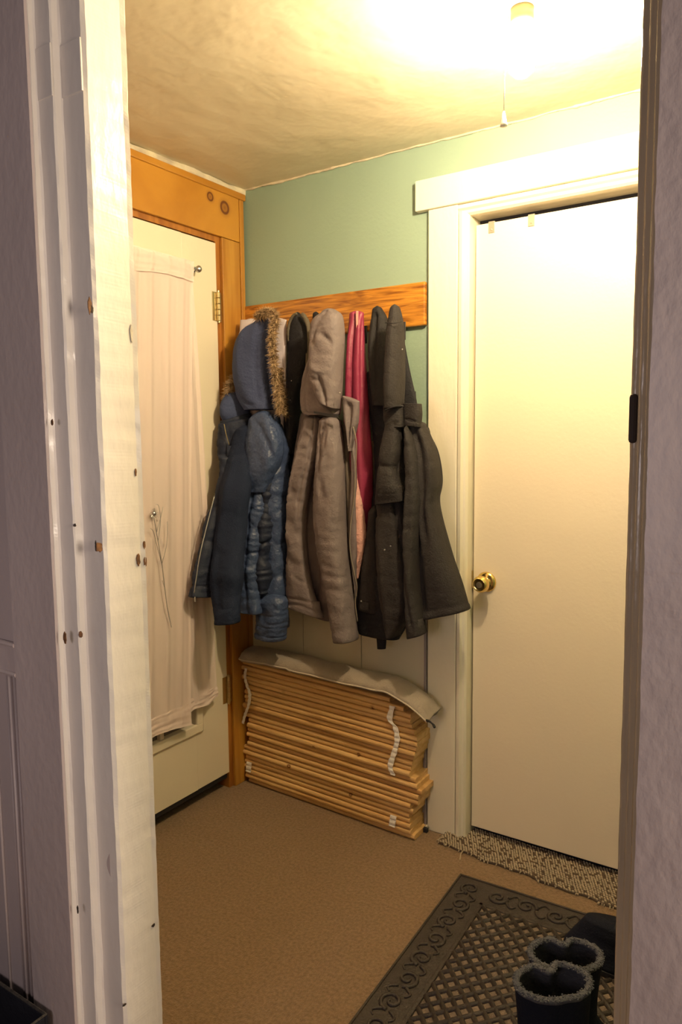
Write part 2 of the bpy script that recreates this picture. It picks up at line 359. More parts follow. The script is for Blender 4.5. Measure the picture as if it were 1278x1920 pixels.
bm = bmesh.new(); lathe(bm, [(.001, -.006), (.006, -.004), (.0085, 0), (.006, .004), (.001, .006)], (.062, -.552, 1.122), (1, 0, .1), 18); obj('glass_bead', bm, M['steel'], orn, True)
bm = bmesh.new()
for k in range(14):
    a = k*2*math.pi/14; tube(bm, [(.060, -.552, 1.122), (.062, -.552+.010*math.cos(a), 1.122+.010*math.sin(a)), (.063, -.552+.017*math.cos(a+.2), 1.122+.017*math.sin(a+.2))], .0008, 5)
obj('wire_petals', bm, M['steel'], orn)

# ------------------------------------------------------------------ door 2 with casing
board('trim_12', .790, .893, -.020, 0, 0, 2.085, M['paint'], .003)                       # side casing
board('trim_13', .745, 1.90, -.026, 0, 2.086, 2.181, M['paint'], .003)                    # head casing
prof = [(.893, -.012), (.897, -.020), (.908, -.022), (.914, -.014), (.921, -.012), (.927, -.004), (.928, .075), (.893, .075)]
wavy_profile('trim_14', prof, 0, 2.062, M['paint'], amp=.0006, seed=8)                    # moulded jamb
prof = [(-.012, 2.085), (-.020, 2.081), (-.022, 2.070), (-.014, 2.064), (-.012, 2.056), (-.004, 2.050), (.075, 2.049), (.075, 2.085)]
wavy_profile('trim_15', prof, .8935, 1.72, M['paint'], axis='x', amp=.0006, seed=9)
board('gap_shade_2', .92, 1.72, .074, .115, 0, 2.06, M['dark_gap'], 0)  # near-black backing: shade in the gap round the leaf, as colour
d2 = bpy.data.objects.new('door_2', None); C.objects.link(d2); d2['kind'] = 'structure'; d2.matrix_world = Matrix.Translation((1.32, .05, .03))
bm = bmesh.new(); box(bm, .933, 1.70, .030, .066, .034, 2.026, .002); obj('door_leaf', bm, M['door_paint'], d2)
for x in (.985, 1.112):
    bm = bmesh.new(); box(bm, x-.010, x+.010, .0275, .0298, 1.994, 2.029, .0006); box(bm, x-.010, x+.010, .0275, .0675, 2.0275, 2.0295, .0006)
    lathe(bm, [(.003, 0), (.003, .0012), (.0015, .002)], (x, .0275, 2.004), (0, -1, 0), 10)
    obj('over_door_hook', bm, M['ivory'], d2)
kx, kz = .980, .888
bm = bmesh.new(); lathe(bm, [(.033, 0), (.0335, .003), (.031, .007), (.024, .011), (.016, .013), (.013, .018), (.0125, .026)], (kx, .0298, kz), (0, -1, 0), 32)
rs = obj('doorknob', bm, M['brass'], d2, True)
bm = bmesh.new(); lathe(bm, [(.013, .022), (.016, .027), (.023, .033), (.0272, .042), (.0275, .050), (.025, .058), (.0205, .063), (.0195, .0645), (.018, .0635), (.012, .0635)], (kx, .0298, kz), (0, -1, 0), 32)
obj('knob_grip', bm, M['brass'], rs, True)
bm = bmesh.new(); box(bm, kx-.0012, kx+.0012, -.0345, -.0335, kz-.006, kz+.006); lathe(bm, [(.010, .0633), (.010, .0640), (.001, .0641)], (kx, .0298, kz), (0, -1, 0), 20); obj('keyhole', bm, M['brass_old'], rs)
bm = bmesh.new(); box(bm, .9275, .9322, .028, .046, .86, .92, .0008); obj('latch_plate', bm, M['brass_old'], d2)

# grey cable down the corner beside the casing
bm = bmesh.new()
tube(bm, catmull([(.7805, -.017, 1.22), (.781, -.018, .9), (.7815, -.018, .5), (.781, -.018, .2), (.782, -.018, .03), (.784, -.020, .006)], 60), .0052, 10)
cb = obj('cable', bm, M['cable'], None, True); tag(cb, 'grey cable running down the wall beside the door casing', 'cable')
bm = bmesh.new(); lathe(bm, [(.004, 0), (.0085, .002), (.0085, .018), (.005, .022)], (.785, -.030, .0095), (.3, .9, .05), 14); o = obj('plug', bm, M['ivory'], cb, True)
bm = bmesh.new(); box(bm, .779, .801, -.044, -.031, .001, .016, .002); o = obj('plug_socket', bm, M['black'], cb)

# ------------------------------------------------------------------ doorway frame towards the camera
NZ = 230
left_prof = [(.802, -1.249), (.806, -1.253), (.8035, -1.262), (.8035, -1.338), (.799, -1.345), (.747, -1.346), (.744, -1.349), (.743, -1.360), (.740, -1.363), (.703, -1.364), (.700, -1.367), (.699, -1.375), (.694, -1.378), (.60, -1.379), (.60, -1.25)]
tl = wavy_profile('trim_17', left_prof, 0, 2.55, M['paint_old'], amp=.0017, nz=420, seed=21)
def arc(cx, cy, r, a0=180, a1=270, n=6): return [(cx+r*math.cos(math.radians(a0+(a1-a0)*k/n)), cy+r*math.sin(math.radians(a0+(a1-a0)*k/n))) for k in range(n+1)]
right_prof = [(1.7075, -1.249)]+arc(1.7125, -1.3455, .005)+[(1.7165, -1.351)]+arc(1.7215, -1.357, .0045)+[(1.7265, -1.362)]+arc(1.7330, -1.3725, .006)+[(1.86, -1.379), (1.86, -1.25)]
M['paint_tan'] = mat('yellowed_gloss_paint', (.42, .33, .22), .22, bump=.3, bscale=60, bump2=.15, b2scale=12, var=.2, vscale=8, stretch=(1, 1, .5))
trr = wavy_profile('trim_18', right_prof, 0, 2.55, M['paint_tan'], amp=.0008, nz=420, seed=33, smooth=True)
board('trim_19', .8035, 1.7075, -1.345, -1.25, 2.36, 2.56, M['paint_old'], 0)
# casing face of the left side: flat boards with recessed panels beyond
wavy_profile('trim_20', [(.561, -1.381), (.698, -1.3815), (.6985, -1.376), (.561, -1.37)], 0, 2.55, M['paint_grey'], amp=.0006, nz=200, seed=40)
bm = bmesh.new(); box(bm, .10, .5608, -1.374, -1.346, 0, 2.55); struct('trim_21', bm, M['paint_grey'])
bm = bmesh.new()
for z, d in ((.957, .383), (.948, .379), (.934, .3765), (.921, .3755), (.908, .379), (.897, .383)): tube(bm, [(.12, -1.0-d+.006, z), (.5605, -1.0-d+.006, z)], .006, 8)
box(bm, .12, .5605, -1.379, -1.372, .893, .96); struct('trim_22', bm, M['paint_grey'], smooth=False)
bm = bmesh.new()
for x, r in ((.533, .006), (.548, .004), (.520, .003), (.470, .004)): tube(bm, [(x, -1.3745, 0.0), (x, -1.3745, .893)], r, 8)
struct('trim_23', bm, M['paint_grey'], smooth=True)
wavy_profile('trim_24', [(1.733, -1.3815), (1.95, -1.3815), (1.95, -1.376), (1.733, -1.3775)], 0, 2.55, M['paint_grey'], amp=.0016, nz=260, seed=51)

# chips where bare wood shows through, and the filled hinge recess
def chip(parent, c, ax, w, h, m, seed, thick=.0012):
    """irregular flake on a face; ax 'x' faces +x, 'y' faces -y"""
    bm = bmesh.new(); ring = []; n = 18
    for k in range(n):
        a = 2*math.pi*k/n; q = 1+.45*noise.noise(Vector((math.cos(a)*2, math.sin(a)*2, seed)))
        ring.append((math.cos(a)*w*q, math.sin(a)*h*q))
    def v(s, t, d): return Vector(c)+(Vector((d, s, t)) if ax == 'x' else Vector((s, -d, t)))
    A = [bm.verts.new(v(s, t, 0)) for s, t in ring]; B = [bm.verts.new(v(s*.9, t*.9, thick)) for s, t in ring]
    for j in range(n): bm.faces.new((A[j], A[(j+1) % n], B[(j+1) % n], B[j]))
    bm.faces.new(B); bm.faces.new(A[::-1]); obj('bare_wood_chip', bm, m, parent)
def on(u, v, axis, val):
    d = fw+R2*((u-639)/F_PX)+U2*((960-v)/F_PX); t = (val-CAM[axis])/d[axis]; return CAM+d*t
for i, (u, v, ax, val, wd, ht, mm) in enumerate([
        (168, 572, 'x', .8040, .006, .018, 'wood_bare'), (172, 580, 'x', .8045, .004, .009, 'hallwood'), (186, 1026, 'x', .8042, .009, .012, 'wood_bare'), (180, 1024, 'y', -1.3462, .003, .012, 'hallwood'),
        (122, 1196, 'y', -1.379, .006, .0135, 'wood_bare'), (151, 1190, 'x', .7435, .006, .007, 'wood_bare'), (98, 792, 'y', -1.3785, .0045, .0075, 'wood_bare'),
        (246, 625, 'x', .8045, .004, .020, 'plaster'), (272, 1052, 'x', .8055, .005, .013, 'wood_bare'), (259, 1050, 'x', .8045, .006, .014, 'wood_bare'), (270, 1022, 'x', .8055, .004, .01, 'wood_bare'),
        (254, 885, 'x', .8045, .003, .009, 'wood_bare'), (140, 985, 'x', .7442, .004, .004, 'hallwood'), (287, 1735, 'x', .8045, .006, .004, 'hallwood'), (233, 1884, 'x', .8045, .006, .003, 'hallwood'), (146, 1705, 'y', -1.379, .003, .012, 'hallwood')]):
    c = on(u, v, 0 if ax == 'x' else 1, val); chip(tl, c, ax, wd*.75, ht*.8, M[mm], i*3.7)
bm = bmesh.new()
box(bm, .7455, .7995, -1.3478, -1.344, 1.958, 2.045, .001); box(bm, .7005, .7425, -1.3655, -1.362, 1.958, 2.045, .001)
obj('filled_hinge_recess', bm, M['paint_old'], tl)
for i, (u, v, wd, ht) in enumerate([(1200, 392, .004, .007), (1165, 1416, .003, .0065)]):
    chip(trr, on(u, v, 1, -1.3455)+Vector((.003, 0, 0)), 'y', wd, ht, M['hallwood'], 50+i)
bm = bmesh.new(); q = on(1189, 785, 1, -1.3465); box(bm, 1.7062, 1.7155, -1.3540, -1.3440, q.z-.027, q.z+.027, .0035); obj('strike_plate', bm, M['hallwood'], trr)

# ------------------------------------------------------------------ lamp
lamp = thing('ceiling_lamp', 'bare lit bulb in a white porcelain socket on the ceiling', 'lamp', (1.313, -.625, H))
bm = bmesh.new(); lathe(bm, [(.058, 0), (.060, -.006), (.056, -.016), (.040, -.026), (.030, -.034), (.028, -.040)][::1], (1.313, -.625, H-.0005), (0, 0, 1), 32); obj('lamp_holder', bm, M['porcelain'], lamp, True)
bm = bmesh.new(); lathe(bm, [(.024, -.038), (.0245, -.068), (.022, -.074), (.016, -.075)], (1.313, -.625, H), (0, 0, 1), 28); obj('socket', bm, M['socket'], lamp, True)
bm = bmesh.new(); lathe(bm, [(.0135, -.074), (.0138, -.086), (.017, -.098), (.025, -.115), (.0295, -.133), (.030, -.148), (.026, -.164), (.015, -.175), (.001, -.178)], (1.313, -.625, H), (0, 0, 1), 32); obj('bulb', bm, M['bulb'], lamp, True)
bm = bmesh.new(); tube(bm, [(1.290, -.640, H-.055), (1.283, -.642, H-.10), (1.282, -.643, H-.248)], .0011, 6)
pc = obj('pull_chain', bm, M['webbing'], lamp, True)
bm = bmesh.new(); lathe(bm, [(.002, -.246), (.004, -.253), (.0075, -.272), (.0075, -.276), (.001, -.277)], (1.282, -.643, H), (0, 0, 1), 16); obj('pull_knob', bm, M['porcelain'], pc, True)
for x in (-.02, .02):
    bm = bmesh.new(); lathe(bm, [(.004, -.0205), (.004, -.024), (.001, -.026)], (1.313+x, -.66, H+.004), (0, 0, 1), 10); obj('screw', bm, M['steel'], lamp)
#@OBJECTS
# ------------------------------------------------------------------ cloth builder
def interp(v, t):
    if not isinstance(v, (list, tuple)): return v
    K = len(v); x = t*(K-1); i = min(int(x), K-2); f = x-i; f = f*f*(3-2*f) if K > 2 else f
    return v[i]*(1-f)+v[i+1]*f
def edge_pts(pts, n):
    vs = catmull([(a, b, 0) for a, b in pts], n); return [(p.x, p.y) for p in vs]
def cloth(name, Lp, Rp, Y, b, m, parent, folds=(), quilts=(), wr=.006, seed=0, n=56, rows=90, top=.02, lip=True, sq=.8, puff=0, fk=14, wz=3.0, fold_n=.5, hem=0, flat_top=False):
    """a hanging tube of cloth between a left and a right outline; folds = (s0,t0,s1,t1,amount,width) on its front"""
    le, re = edge_pts(Lp, rows), edge_pts(Rp, rows)
    bm = bmesh.new(); rings = []; frames = []
    for k in range(rows):
        t = k/(rows-1); y = interp(Y, t); bb = interp(b, t)
        A, B = P(le[k][0], le[k][1], y), P(re[k][0], re[k][1], y)
        XM = (.066 if max(le[k][1], re[k][1]) > 860 else .030)+bb*.55
        if A.x < XM: A = CAM+(A-CAM)*((CAM.x-XM)/(CAM.x-A.x))
        if B.x < XM+.03: B = CAM+(B-CAM)*((CAM.x-XM-.03)/(CAM.x-B.x))
        Mid = (A+B)/2; W = (B-A)/2; wl = W.length
        vd = Vector((Mid.x-CAM.x, Mid.y-CAM.y, 0)).normalized(); nn = Vector((-vd.y, vd.x, 0))
        Wh = Vector((W.x, W.y, 0)); wn = abs(Wh.dot(nn)); dn = Vector((Wh.y, -Wh.x, 0)).normalized(); dk = abs(dn.dot(nn))
        bb = min(bb, .92*wn/max(dk, .05)); q = math.sqrt(max(wn*wn-(bb*dk)**2, (.3*wn)**2))/wn; W = W*q; w2 = wl*q
        frames.append((t, Mid, W, bb, w2))
    def ring(t, Mid, W, bb, w2, sc=1.0, dz=0, disp=1.0):
        row = []
        for j in range(n):
            a = 2*math.pi*j/n; c, s = math.cos(a), math.sin(a)
            ce = math.copysign(abs(c)**sq, c); se = math.copysign(abs(s)**sq, s)
            wh = Vector((W.x, W.y, 0)).normalized(); dv = Vector((wh.y, -wh.x, 0))
            nx = wh*(c*bb)+dv*(s*w2); nx.normalize()
            pos = Mid+W*(ce*sc)+dv*(bb*se*sc)+Vector((0, 0, dz))
            sv = (1+c)/2
            d = 0
            front = max(0.0, s)**.35 if s > 0 else 0
            for (s0, t0, s1, t1, am, wd) in folds:
                if t0-.04 <= t <= t1+.04:
                    f = (t-t0)/max(t1-t0, 1e-4); f = min(max(f, 0), 1); sl = s0+(s1-s0)*f+.015*noise.noise(Vector((t*9, s0*7, seed)))
                    en = min(1, (t-t0+.04)/.08, (t1+.04-t)/.08)
                    d += am*math.exp(-((sv-sl)/wd)**2)*max(en, 0)*front
            for qt in quilts:
                tt = qt[0]+(qt[1]-qt[0])*sv if isinstance(qt, tuple) else qt
                tt += .006*noise.noise(Vector((sv*6, qt[0] if isinstance(qt, tuple) else qt, seed)))
                d -= .0075*math.exp(-abs((t-tt)/.0075))
            if puff: d += puff*(.6+noise.noise(Vector((pos.x*9+seed, pos.z*13, seed)))-.9*max(0, .22-abs(noise.noise(Vector((pos.x*16+seed, pos.z*24, seed+4)))))*1.6)
            d += wr*(noise.noise(Vector((pos.x*fk, pos.y*fk*1.2, pos.z*wz+seed*2.7)))+.22*noise.noise(Vector((pos.x*fk*2.1+pos.z*6, pos.y*20, pos.z*wz*2.4+seed))))
            if fold_n: 
                q = noise.noise(Vector((pos.x*9+pos.z*7+seed, pos.y*8, pos.z*24))); d -= wr*fold_n*max(0, .16-abs(q))*2.6*front
            d = max(d, -.7*bb)
            pf = pos+nx*(d*disp); pf.x = max(pf.x, .060 if pf.z < 1.30 and pf.y < -.235 else .014); pf.y = min(pf.y, -.021 if pf.z < 1.87 else -.002); row.append(pf)
        return row
    f0 = frames[0]
    if top:
        caps = [(.0, .12), (.35, .55), (.62, .80), (.85, .93)] if not flat_top else [(.9, .1), (.97, .9)]
        for h, q in caps: rings.append(ring(0, f0[1], f0[2], f0[3], f0[4], sc=q, dz=top*(1-h)*(1 if not flat_top else .25), disp=q))
    for k, fr in enumerate(frames):
        t = fr[0]; hm = 1.0
        if hem and t > 1-hem: hm = 1.03
        rings.append(ring(*fr, sc=hm))
    fl = frames[-1]
    if lip:
        for q, dz in ((.975, -.003), (.93, -.001), (.88, .012), (.80, .05)): rings.append(ring(*fl, sc=q, dz=dz, disp=q))
    vs = [[bm.verts.new(p) for p in r] for r in rings]
    for A, B in zip(vs, vs[1:]):
        for j in range(n): bm.faces.new((A[j], A[(j+1) % n], B[(j+1) % n], B[j]))
    bm.faces.new(vs[0][::-1]); bm.faces.new(vs[-1])
    return obj(name, bm, m, parent, True)
def px_tube(name, pts, r, m, parent, n=8, seg=40):
    bm = bmesh.new(); tube(bm, catmull([P(u, v, y) for u, v, y in pts], seg), r, n); return obj(name, bm, m, parent, True)
def px_strip(name, Lp, Rp, m, parent, seg=30, th=.0015):
    """thin sewn strip or flap between two lines of (u, v, y)"""
    a = catmull([P(*p) for p in Lp], seg); b = catmull([P(*p) for p in Rp], seg); bm = bmesh.new(); rows = []
    for p, q in zip(a, b):
        rows.append([bm.verts.new(x) for x in (p, q, q+Vector((0, th, 0)), p+Vector((0, th, 0)))])
    for A, B in zip(rows, rows[1:]):
        for j in range(4): bm.faces.new((A[j], A[(j+1) % 4], B[(j+1) % 4], B[j]))
    bm.faces.new(rows[0]); bm.faces.new(rows[-1][::-1]); return obj(name, bm, m, parent)
def fur(name, path, rad, length, count, m, parent, bias=Vector((0, 0, 0)), width=.0011, seed=1):
    rnd = random.Random(seed); bm = bmesh.new(); pts = catmull([P(u, v, y) for u, v, y in path], 50)
    tube(bm, pts, rad, 10)
    for _ in range(count):
        t = rnd.random()*(len(pts)-1); i = min(int(t), len(pts)-2); c = pts[i].lerp(pts[i+1], t-i); ax = (pts[i+1]-pts[i]).normalized()
        d = Vector((rnd.gauss(0, 1), rnd.gauss(-.25, 1), rnd.gauss(0, 1))); d = (d-ax*d.dot(ax)*.6).normalized(); d = (d+bias).normalized()
        L = length*rnd.uniform(.5, 1.15); sd = d.orthogonal().normalized()*width; bd = Vector((rnd.gauss(0, .25), rnd.gauss(0, .2), rnd.gauss(-.15, .25)))*L
        r0 = rad*rnd.uniform(.5, .98); p0 = c+d*r0; p1 = p0+d*L*.55+bd*.3; p2 = p0+d*L+bd
        sd2 = d.cross(sd)
        v = [bm.verts.new(p0+sd), bm.verts.new(p0-sd*.5+sd2), bm.verts.new(p0-sd*.5-sd2)]; w_ = [bm.verts.new(p1+sd*.7), bm.verts.new(p1-sd*.35+sd2*.7), bm.verts.new(p1-sd*.35-sd2*.7)]; e = bm.verts.new(p2)
        for j in range(3):
            bm.faces.new((v[j], v[(j+1) % 3], w_[(j+1) % 3], w_[j])); bm.faces.new((w_[j], w_[(j+1) % 3], e))
    return obj(name, bm, m, parent)
def button(u, v, y, r, m, parent, name='snap'):
    bm = bmesh.new(); lathe(bm, [(r, 0), (r, r*.35), (r*.7, r*.6), (.0003, r*.65)], P(u, v, y), (0, -1, 0), 14); return obj(name, bm, m, parent, True)

# ------------------------------------------------------------------ coat rack
z_l, z_r = 1.862, 1.868
rk = thing('coat_rack', 'long varnished oak board with black hooks holding the coats', 'coat rack', (.39, -.01, 1.79))
bm = bmesh.new(); box(bm, .001, .779, -.0185, -.0005, 1.725, 1.866, .006); obj('board', bm, M['rack'], rk)
for hu, hv in ((492, 606), (557, 604), (592, 598), (616, 600), (668, 600), (706, 596), (741, 592)):
    hp = P(hu, hv, -.072); hx, hz = hp.x, min(hp.z, 1.838)
    bm = bmesh.new()
    box(bm, hx-.010, hx+.010, -.0225, -.0185, hz-.073, hz-.013, .002)
    tube(bm, catmull([(hx, -.022, hz-.028), (hx, -.045, hz-.023), (hx, -.065, hz-.013), (hx, -.072, hz)], 12), lambda t: .0045+.001*t, 8)
    lathe(bm, [(.004, 0), (.0075, .003), (.0075, .007), (.003, .010)], (hx, -.072, hz-.004), (0, -.4, 1), 12)
    tube(bm, catmull([(hx, -.022, hz-.053), (hx, -.036, hz-.063), (hx, -.045, hz-.053)], 10), .004, 8)
    obj('hook', bm, M['black'], rk, True)

GR = 'coats hanging from the oak rack'
def coat(label, u, cat='coat', name='hanging_coat'):
    p = P(u, 600, -.04); return thing(name, label, cat, (p.x, -.04, p.z+.05), GR)

# pale garment behind the parka
g = coat('pale lavender garment showing on both sides of the blue parka hood', 520, 'jacket', 'hanging_jacket')
cloth('body', [(455, 615), (452, 700), (450, 800), (452, 1000)], [(537, 600), (537, 690), (537, 800), (528, 1000)], -.085, [.012, .02, .02], M['lavender'], g, seed=2, top=.022)
cloth('hood', [(458, 604), (454, 612), (448, 626)], [(476, 598), (482, 610), (486, 626)], -.062, .012, M['lavender'], g, rows=20, seed=3, top=.006)

# black jacket with a hood edged in grey brown
g = coat('black hooded jacket with grey-brown hood edge between blue parka and taupe coat', 560, 'jacket', 'hanging_jacket')
cloth('body', [(541, 690), (536, 760), (534, 860), (538, 960), (540, 1060)], [(577, 680), (566, 740), (556, 820), (553, 960), (560, 1060)], -.055, .026, M['blackcloth'], g, seed=5, top=.01)
cloth('hood', [(550, 592), (541, 625), (541, 680), (536, 740), (533, 800), (536, 850)], [(566, 591), (576, 612), (581, 660), (574, 700), (562, 750), (556, 850)], -.078, [.02, .030, .03], M['blackcloth'], g, seed=6, top=.012, wr=.008)
px_tube('hood_edge', [(541, 640, -.098), (541, 612, -.10), (548, 594, -.10), (556, 588, -.10)], .0055, M['greytrim'], g)
cloth('hood_lining', [(562, 590), (574, 612), (577, 650), (573, 690)], [(572, 589), (580, 606), (583, 640), (582, 690)], -.104, .008, M['greytrim'], g, rows=40, seed=7, top=.006, wr=.004)
for q in ((546, 714), (544, 750), (536, 775)): button(q[0], q[1], -.112, .0018, M['steel'], g)
# black scrap on the hook between
g = coat('black fabric loop on the rack just left of the taupe hood', 590, 'garment', 'hanging_garment')
cloth('body', [(587, 588), (586, 602), (590, 700)], [(597, 586), (600, 600), (605, 700)], -.045, .012, M['blackcloth'], g, rows=30, seed=8, top=.005, n=30)

# raspberry jacket
g = coat('raspberry pink jacket squeezed between taupe and charcoal coats', 668, 'jacket', 'hanging_jacket')
cloth('body', [(655, 588), (652, 640), (649, 720), (646, 800), (655, 900), (668, 985), (676, 1040)], [(682, 586), (684, 640), (688, 720), (692, 800), (697, 880), (697, 960), (688, 1040)], -.082, [.014, .03, .036, .03], M['maroon'], g, seed=9, top=.008,
      folds=[(.50, 0, .42, .55, -.010, .06), (.25, .1, .2, .8, .005, .12), (.78, .05, .70, .9, .008, .14), (.95, .05, .85, .5, -.006, .05)], wr=.005)
px_strip('zip_tape', [(667, 583, -.101), (667, 600, -.102), (668, 620, -.104)], [(671, 583, -.101), (671, 600, -.102), (671, 620, -.104)], M['pink'], g, seg=10)

# charcoal jacket behind, reaching lowest
g = coat('dark charcoal hooded jacket hanging behind the front charcoal coat', 708, 'jacket', 'hanging_jacket')
cloth('hood', [(697, 582), (692, 615), (690, 660), (694, 710), (700, 760)], [(716, 578), (726, 600), (732, 650), (734, 710), (732, 760)], -.085, [.016, .03, .03], M['char_b'], g, seed=11, top=.011, folds=[(.55, .1, .3, .9, -.01, .09)])
cloth('body', [(689, 700), (695, 780), (699, 880), (694, 960), (686, 1040), (675, 1110), (668, 1160)], [(745, 700), (750, 800), (760, 880), (768, 960), (770, 1050), (768, 1130), (764, 1175)], -.055, [.02, .04, .045], M['blackcloth'], g, seed=12, top=.02, wr=.012)
cloth('lower_front', [(672, 1080), (668, 1120), (668, 1160), (674, 1185)], [(760, 1080), (764, 1130), (764, 1170), (748, 1198)], -.088, .03, M['blackcloth'], g, seed=13, top=.02, rows=50, wr=.008)
cloth('sleeve', [(690, 960), (684, 1020), (676, 1080), (672, 1140)], [(712, 960), (712, 1030), (712, 1090), (712, 1150)], -.105, .024, M['char'], g, seed=14, top=.02, rows=50)
cloth('strap', [(704, 1185), (706, 1200), (707, 1215)], [(724, 1185), (724, 1200), (723, 1215)], -.085, .008, M['blackcloth'], g, seed=15, rows=16, n=24, wr=.001)
px_strip('label_patch', [(674, 1128, -.141), (675, 1142, -.141)], [(690, 1131, -.141), (690, 1144, -.141)], M['char'], g, seg=4)
button(677, 1127, -.142, .003, M['steel'], g)

# blue parka with fur
g = coat('blue hooded puffer parka with tan fur trim, nearest the left door', 480)
cloth('hood_lining', [(424, 738), (414, 756), (412, 775), (418, 790)], [(470, 738), (470, 756), (468, 775), (466, 790)], -.12, .025, M['hoodblue'], g, rows=40, seed=20, top=.008, wr=.006)
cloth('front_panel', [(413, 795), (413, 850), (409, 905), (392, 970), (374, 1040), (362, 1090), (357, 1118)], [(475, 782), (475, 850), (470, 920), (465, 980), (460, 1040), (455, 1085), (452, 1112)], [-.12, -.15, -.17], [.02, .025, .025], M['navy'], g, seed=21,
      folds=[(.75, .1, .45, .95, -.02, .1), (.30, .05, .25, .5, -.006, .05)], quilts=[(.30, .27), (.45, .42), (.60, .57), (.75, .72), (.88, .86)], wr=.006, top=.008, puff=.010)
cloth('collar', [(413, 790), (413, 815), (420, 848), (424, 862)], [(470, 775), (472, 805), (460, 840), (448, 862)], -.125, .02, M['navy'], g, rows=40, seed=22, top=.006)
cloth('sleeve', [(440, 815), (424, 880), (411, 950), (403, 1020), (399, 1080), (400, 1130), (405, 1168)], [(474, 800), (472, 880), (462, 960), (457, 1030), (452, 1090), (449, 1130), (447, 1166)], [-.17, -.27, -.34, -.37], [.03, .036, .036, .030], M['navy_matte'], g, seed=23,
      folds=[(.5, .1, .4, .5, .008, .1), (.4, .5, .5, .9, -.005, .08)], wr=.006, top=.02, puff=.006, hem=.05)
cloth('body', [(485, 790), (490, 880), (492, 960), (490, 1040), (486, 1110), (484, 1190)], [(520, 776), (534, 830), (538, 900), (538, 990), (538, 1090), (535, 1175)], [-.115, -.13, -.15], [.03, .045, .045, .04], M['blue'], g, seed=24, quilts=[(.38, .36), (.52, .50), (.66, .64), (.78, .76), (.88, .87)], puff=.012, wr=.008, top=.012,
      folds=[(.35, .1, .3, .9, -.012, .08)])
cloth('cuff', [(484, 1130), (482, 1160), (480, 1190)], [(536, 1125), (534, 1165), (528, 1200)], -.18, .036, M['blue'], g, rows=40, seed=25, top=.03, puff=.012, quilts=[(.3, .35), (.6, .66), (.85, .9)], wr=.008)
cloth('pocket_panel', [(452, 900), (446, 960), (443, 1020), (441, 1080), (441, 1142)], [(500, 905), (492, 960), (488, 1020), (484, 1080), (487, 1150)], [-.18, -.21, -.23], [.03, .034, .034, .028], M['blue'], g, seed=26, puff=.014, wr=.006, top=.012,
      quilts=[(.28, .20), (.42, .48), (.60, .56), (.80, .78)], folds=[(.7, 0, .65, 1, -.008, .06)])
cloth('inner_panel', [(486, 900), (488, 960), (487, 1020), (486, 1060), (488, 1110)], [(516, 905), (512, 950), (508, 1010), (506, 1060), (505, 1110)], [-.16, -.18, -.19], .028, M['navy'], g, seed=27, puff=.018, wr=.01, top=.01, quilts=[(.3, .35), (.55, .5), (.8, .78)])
cloth('upper_sleeve', [(466, 790), (463, 830), (463, 870), (458, 905), (456, 920)], [(508, 772), (526, 805), (530, 850), (515, 890), (500, 922)], [-.165, -.19], [.03, .045, .045, .03], M['blue'], g, seed=28, rows=60, top=.02, wr=.007,
      folds=[(.55, .1, .95, .6, -.010, .06), (.35, .2, .4, .9, .005, .1), (.8, .05, .9, .35, .006, .08)])
cloth('hood', [(484, 604), (451, 626), (438, 665), (439, 705), (447, 745), (458, 768)], [(501, 594), (508, 615), (508, 655), (509, 700), (512, 740), (514, 766)], -.150, [.022, .042, .05, .046], M['hoodblue'], g, seed=29, top=.006, wr=.006,
      folds=[(.25, .1, .55, .9, .006, .10), (.75, .1, .8, .9, -.005, .07), (.1, .7, .5, .95, -.006, .06)])
fur('fur_trim', [(482, 594, -.165), (494, 587, -.175), (508, 586, -.18), (516, 597, -.185), (511, 628, -.190), (512, 665, -.190), (516, 700, -.185), (522, 745, -.175), (528, 775, -.165)], .008, .018, 3400, M['furlight'], g, bias=Vector((.15, -.2, -.15)), seed=3)
fur('fur_trim', [(524, 690, -.155), (528, 715, -.15), (532, 745, -.145), (536, 780, -.13)], .006, .014, 700, M['furdark'], g, seed=4)
fur('fur_trim', [(442, 706, -.16), (433, 722, -.17), (427, 738, -.17), (430, 752, -.16), (442, 756, -.15)], .009, .020, 1300, M['furlight'], g, seed=6)
fur('ribbed_hem', [(446, 1142, -.235), (462, 1144, -.240), (485, 1150, -.235)], .003, .008, 300, M['furdark'], g, seed=5)
def onx(u, v, x): d = P(u, v, -.2)-CAM; return CAM+d*((x-CAM.x)/d.x)
bm = bmesh.new(); tube(bm, catmull([onx(420, 795, .085), onx(424, 815, .088), onx(430, 835, .092)], 12), .0016, 6); obj('zipper', bm, M['brass_old'], g, True)
bm = bmesh.new(); tube(bm, catmull([onx(402, 930, .118), onx(388, 985, .114), onx(375, 1040, .112), onx(368, 1085, .108), onx(364, 1112, .104)], 40), .0020, 6); zp = obj('zipper', bm, M['steel'], g, True)
bm = bmesh.new(); c = onx(366, 1122, .100); box(bm, c.x-.003, c.x+.003, c.y-.002, c.y+.001, c.z-.012, c.z+.006, .001); obj('zipper_pull', bm, M['steel'], zp)
bm = bmesh.new(); c = P(446, 808, -.168); box(bm, c.x-.0028, c.x+.0028, c.y-.002, c.y, c.z-.012, c.z+.012, .001); obj('cord_end', bm, M['webbing'], g)
px_tube('drawcord', [(447, 762, -.16), (447, 780, -.165), (446, 796, -.168)], .0022, M['black'], g, n=6)

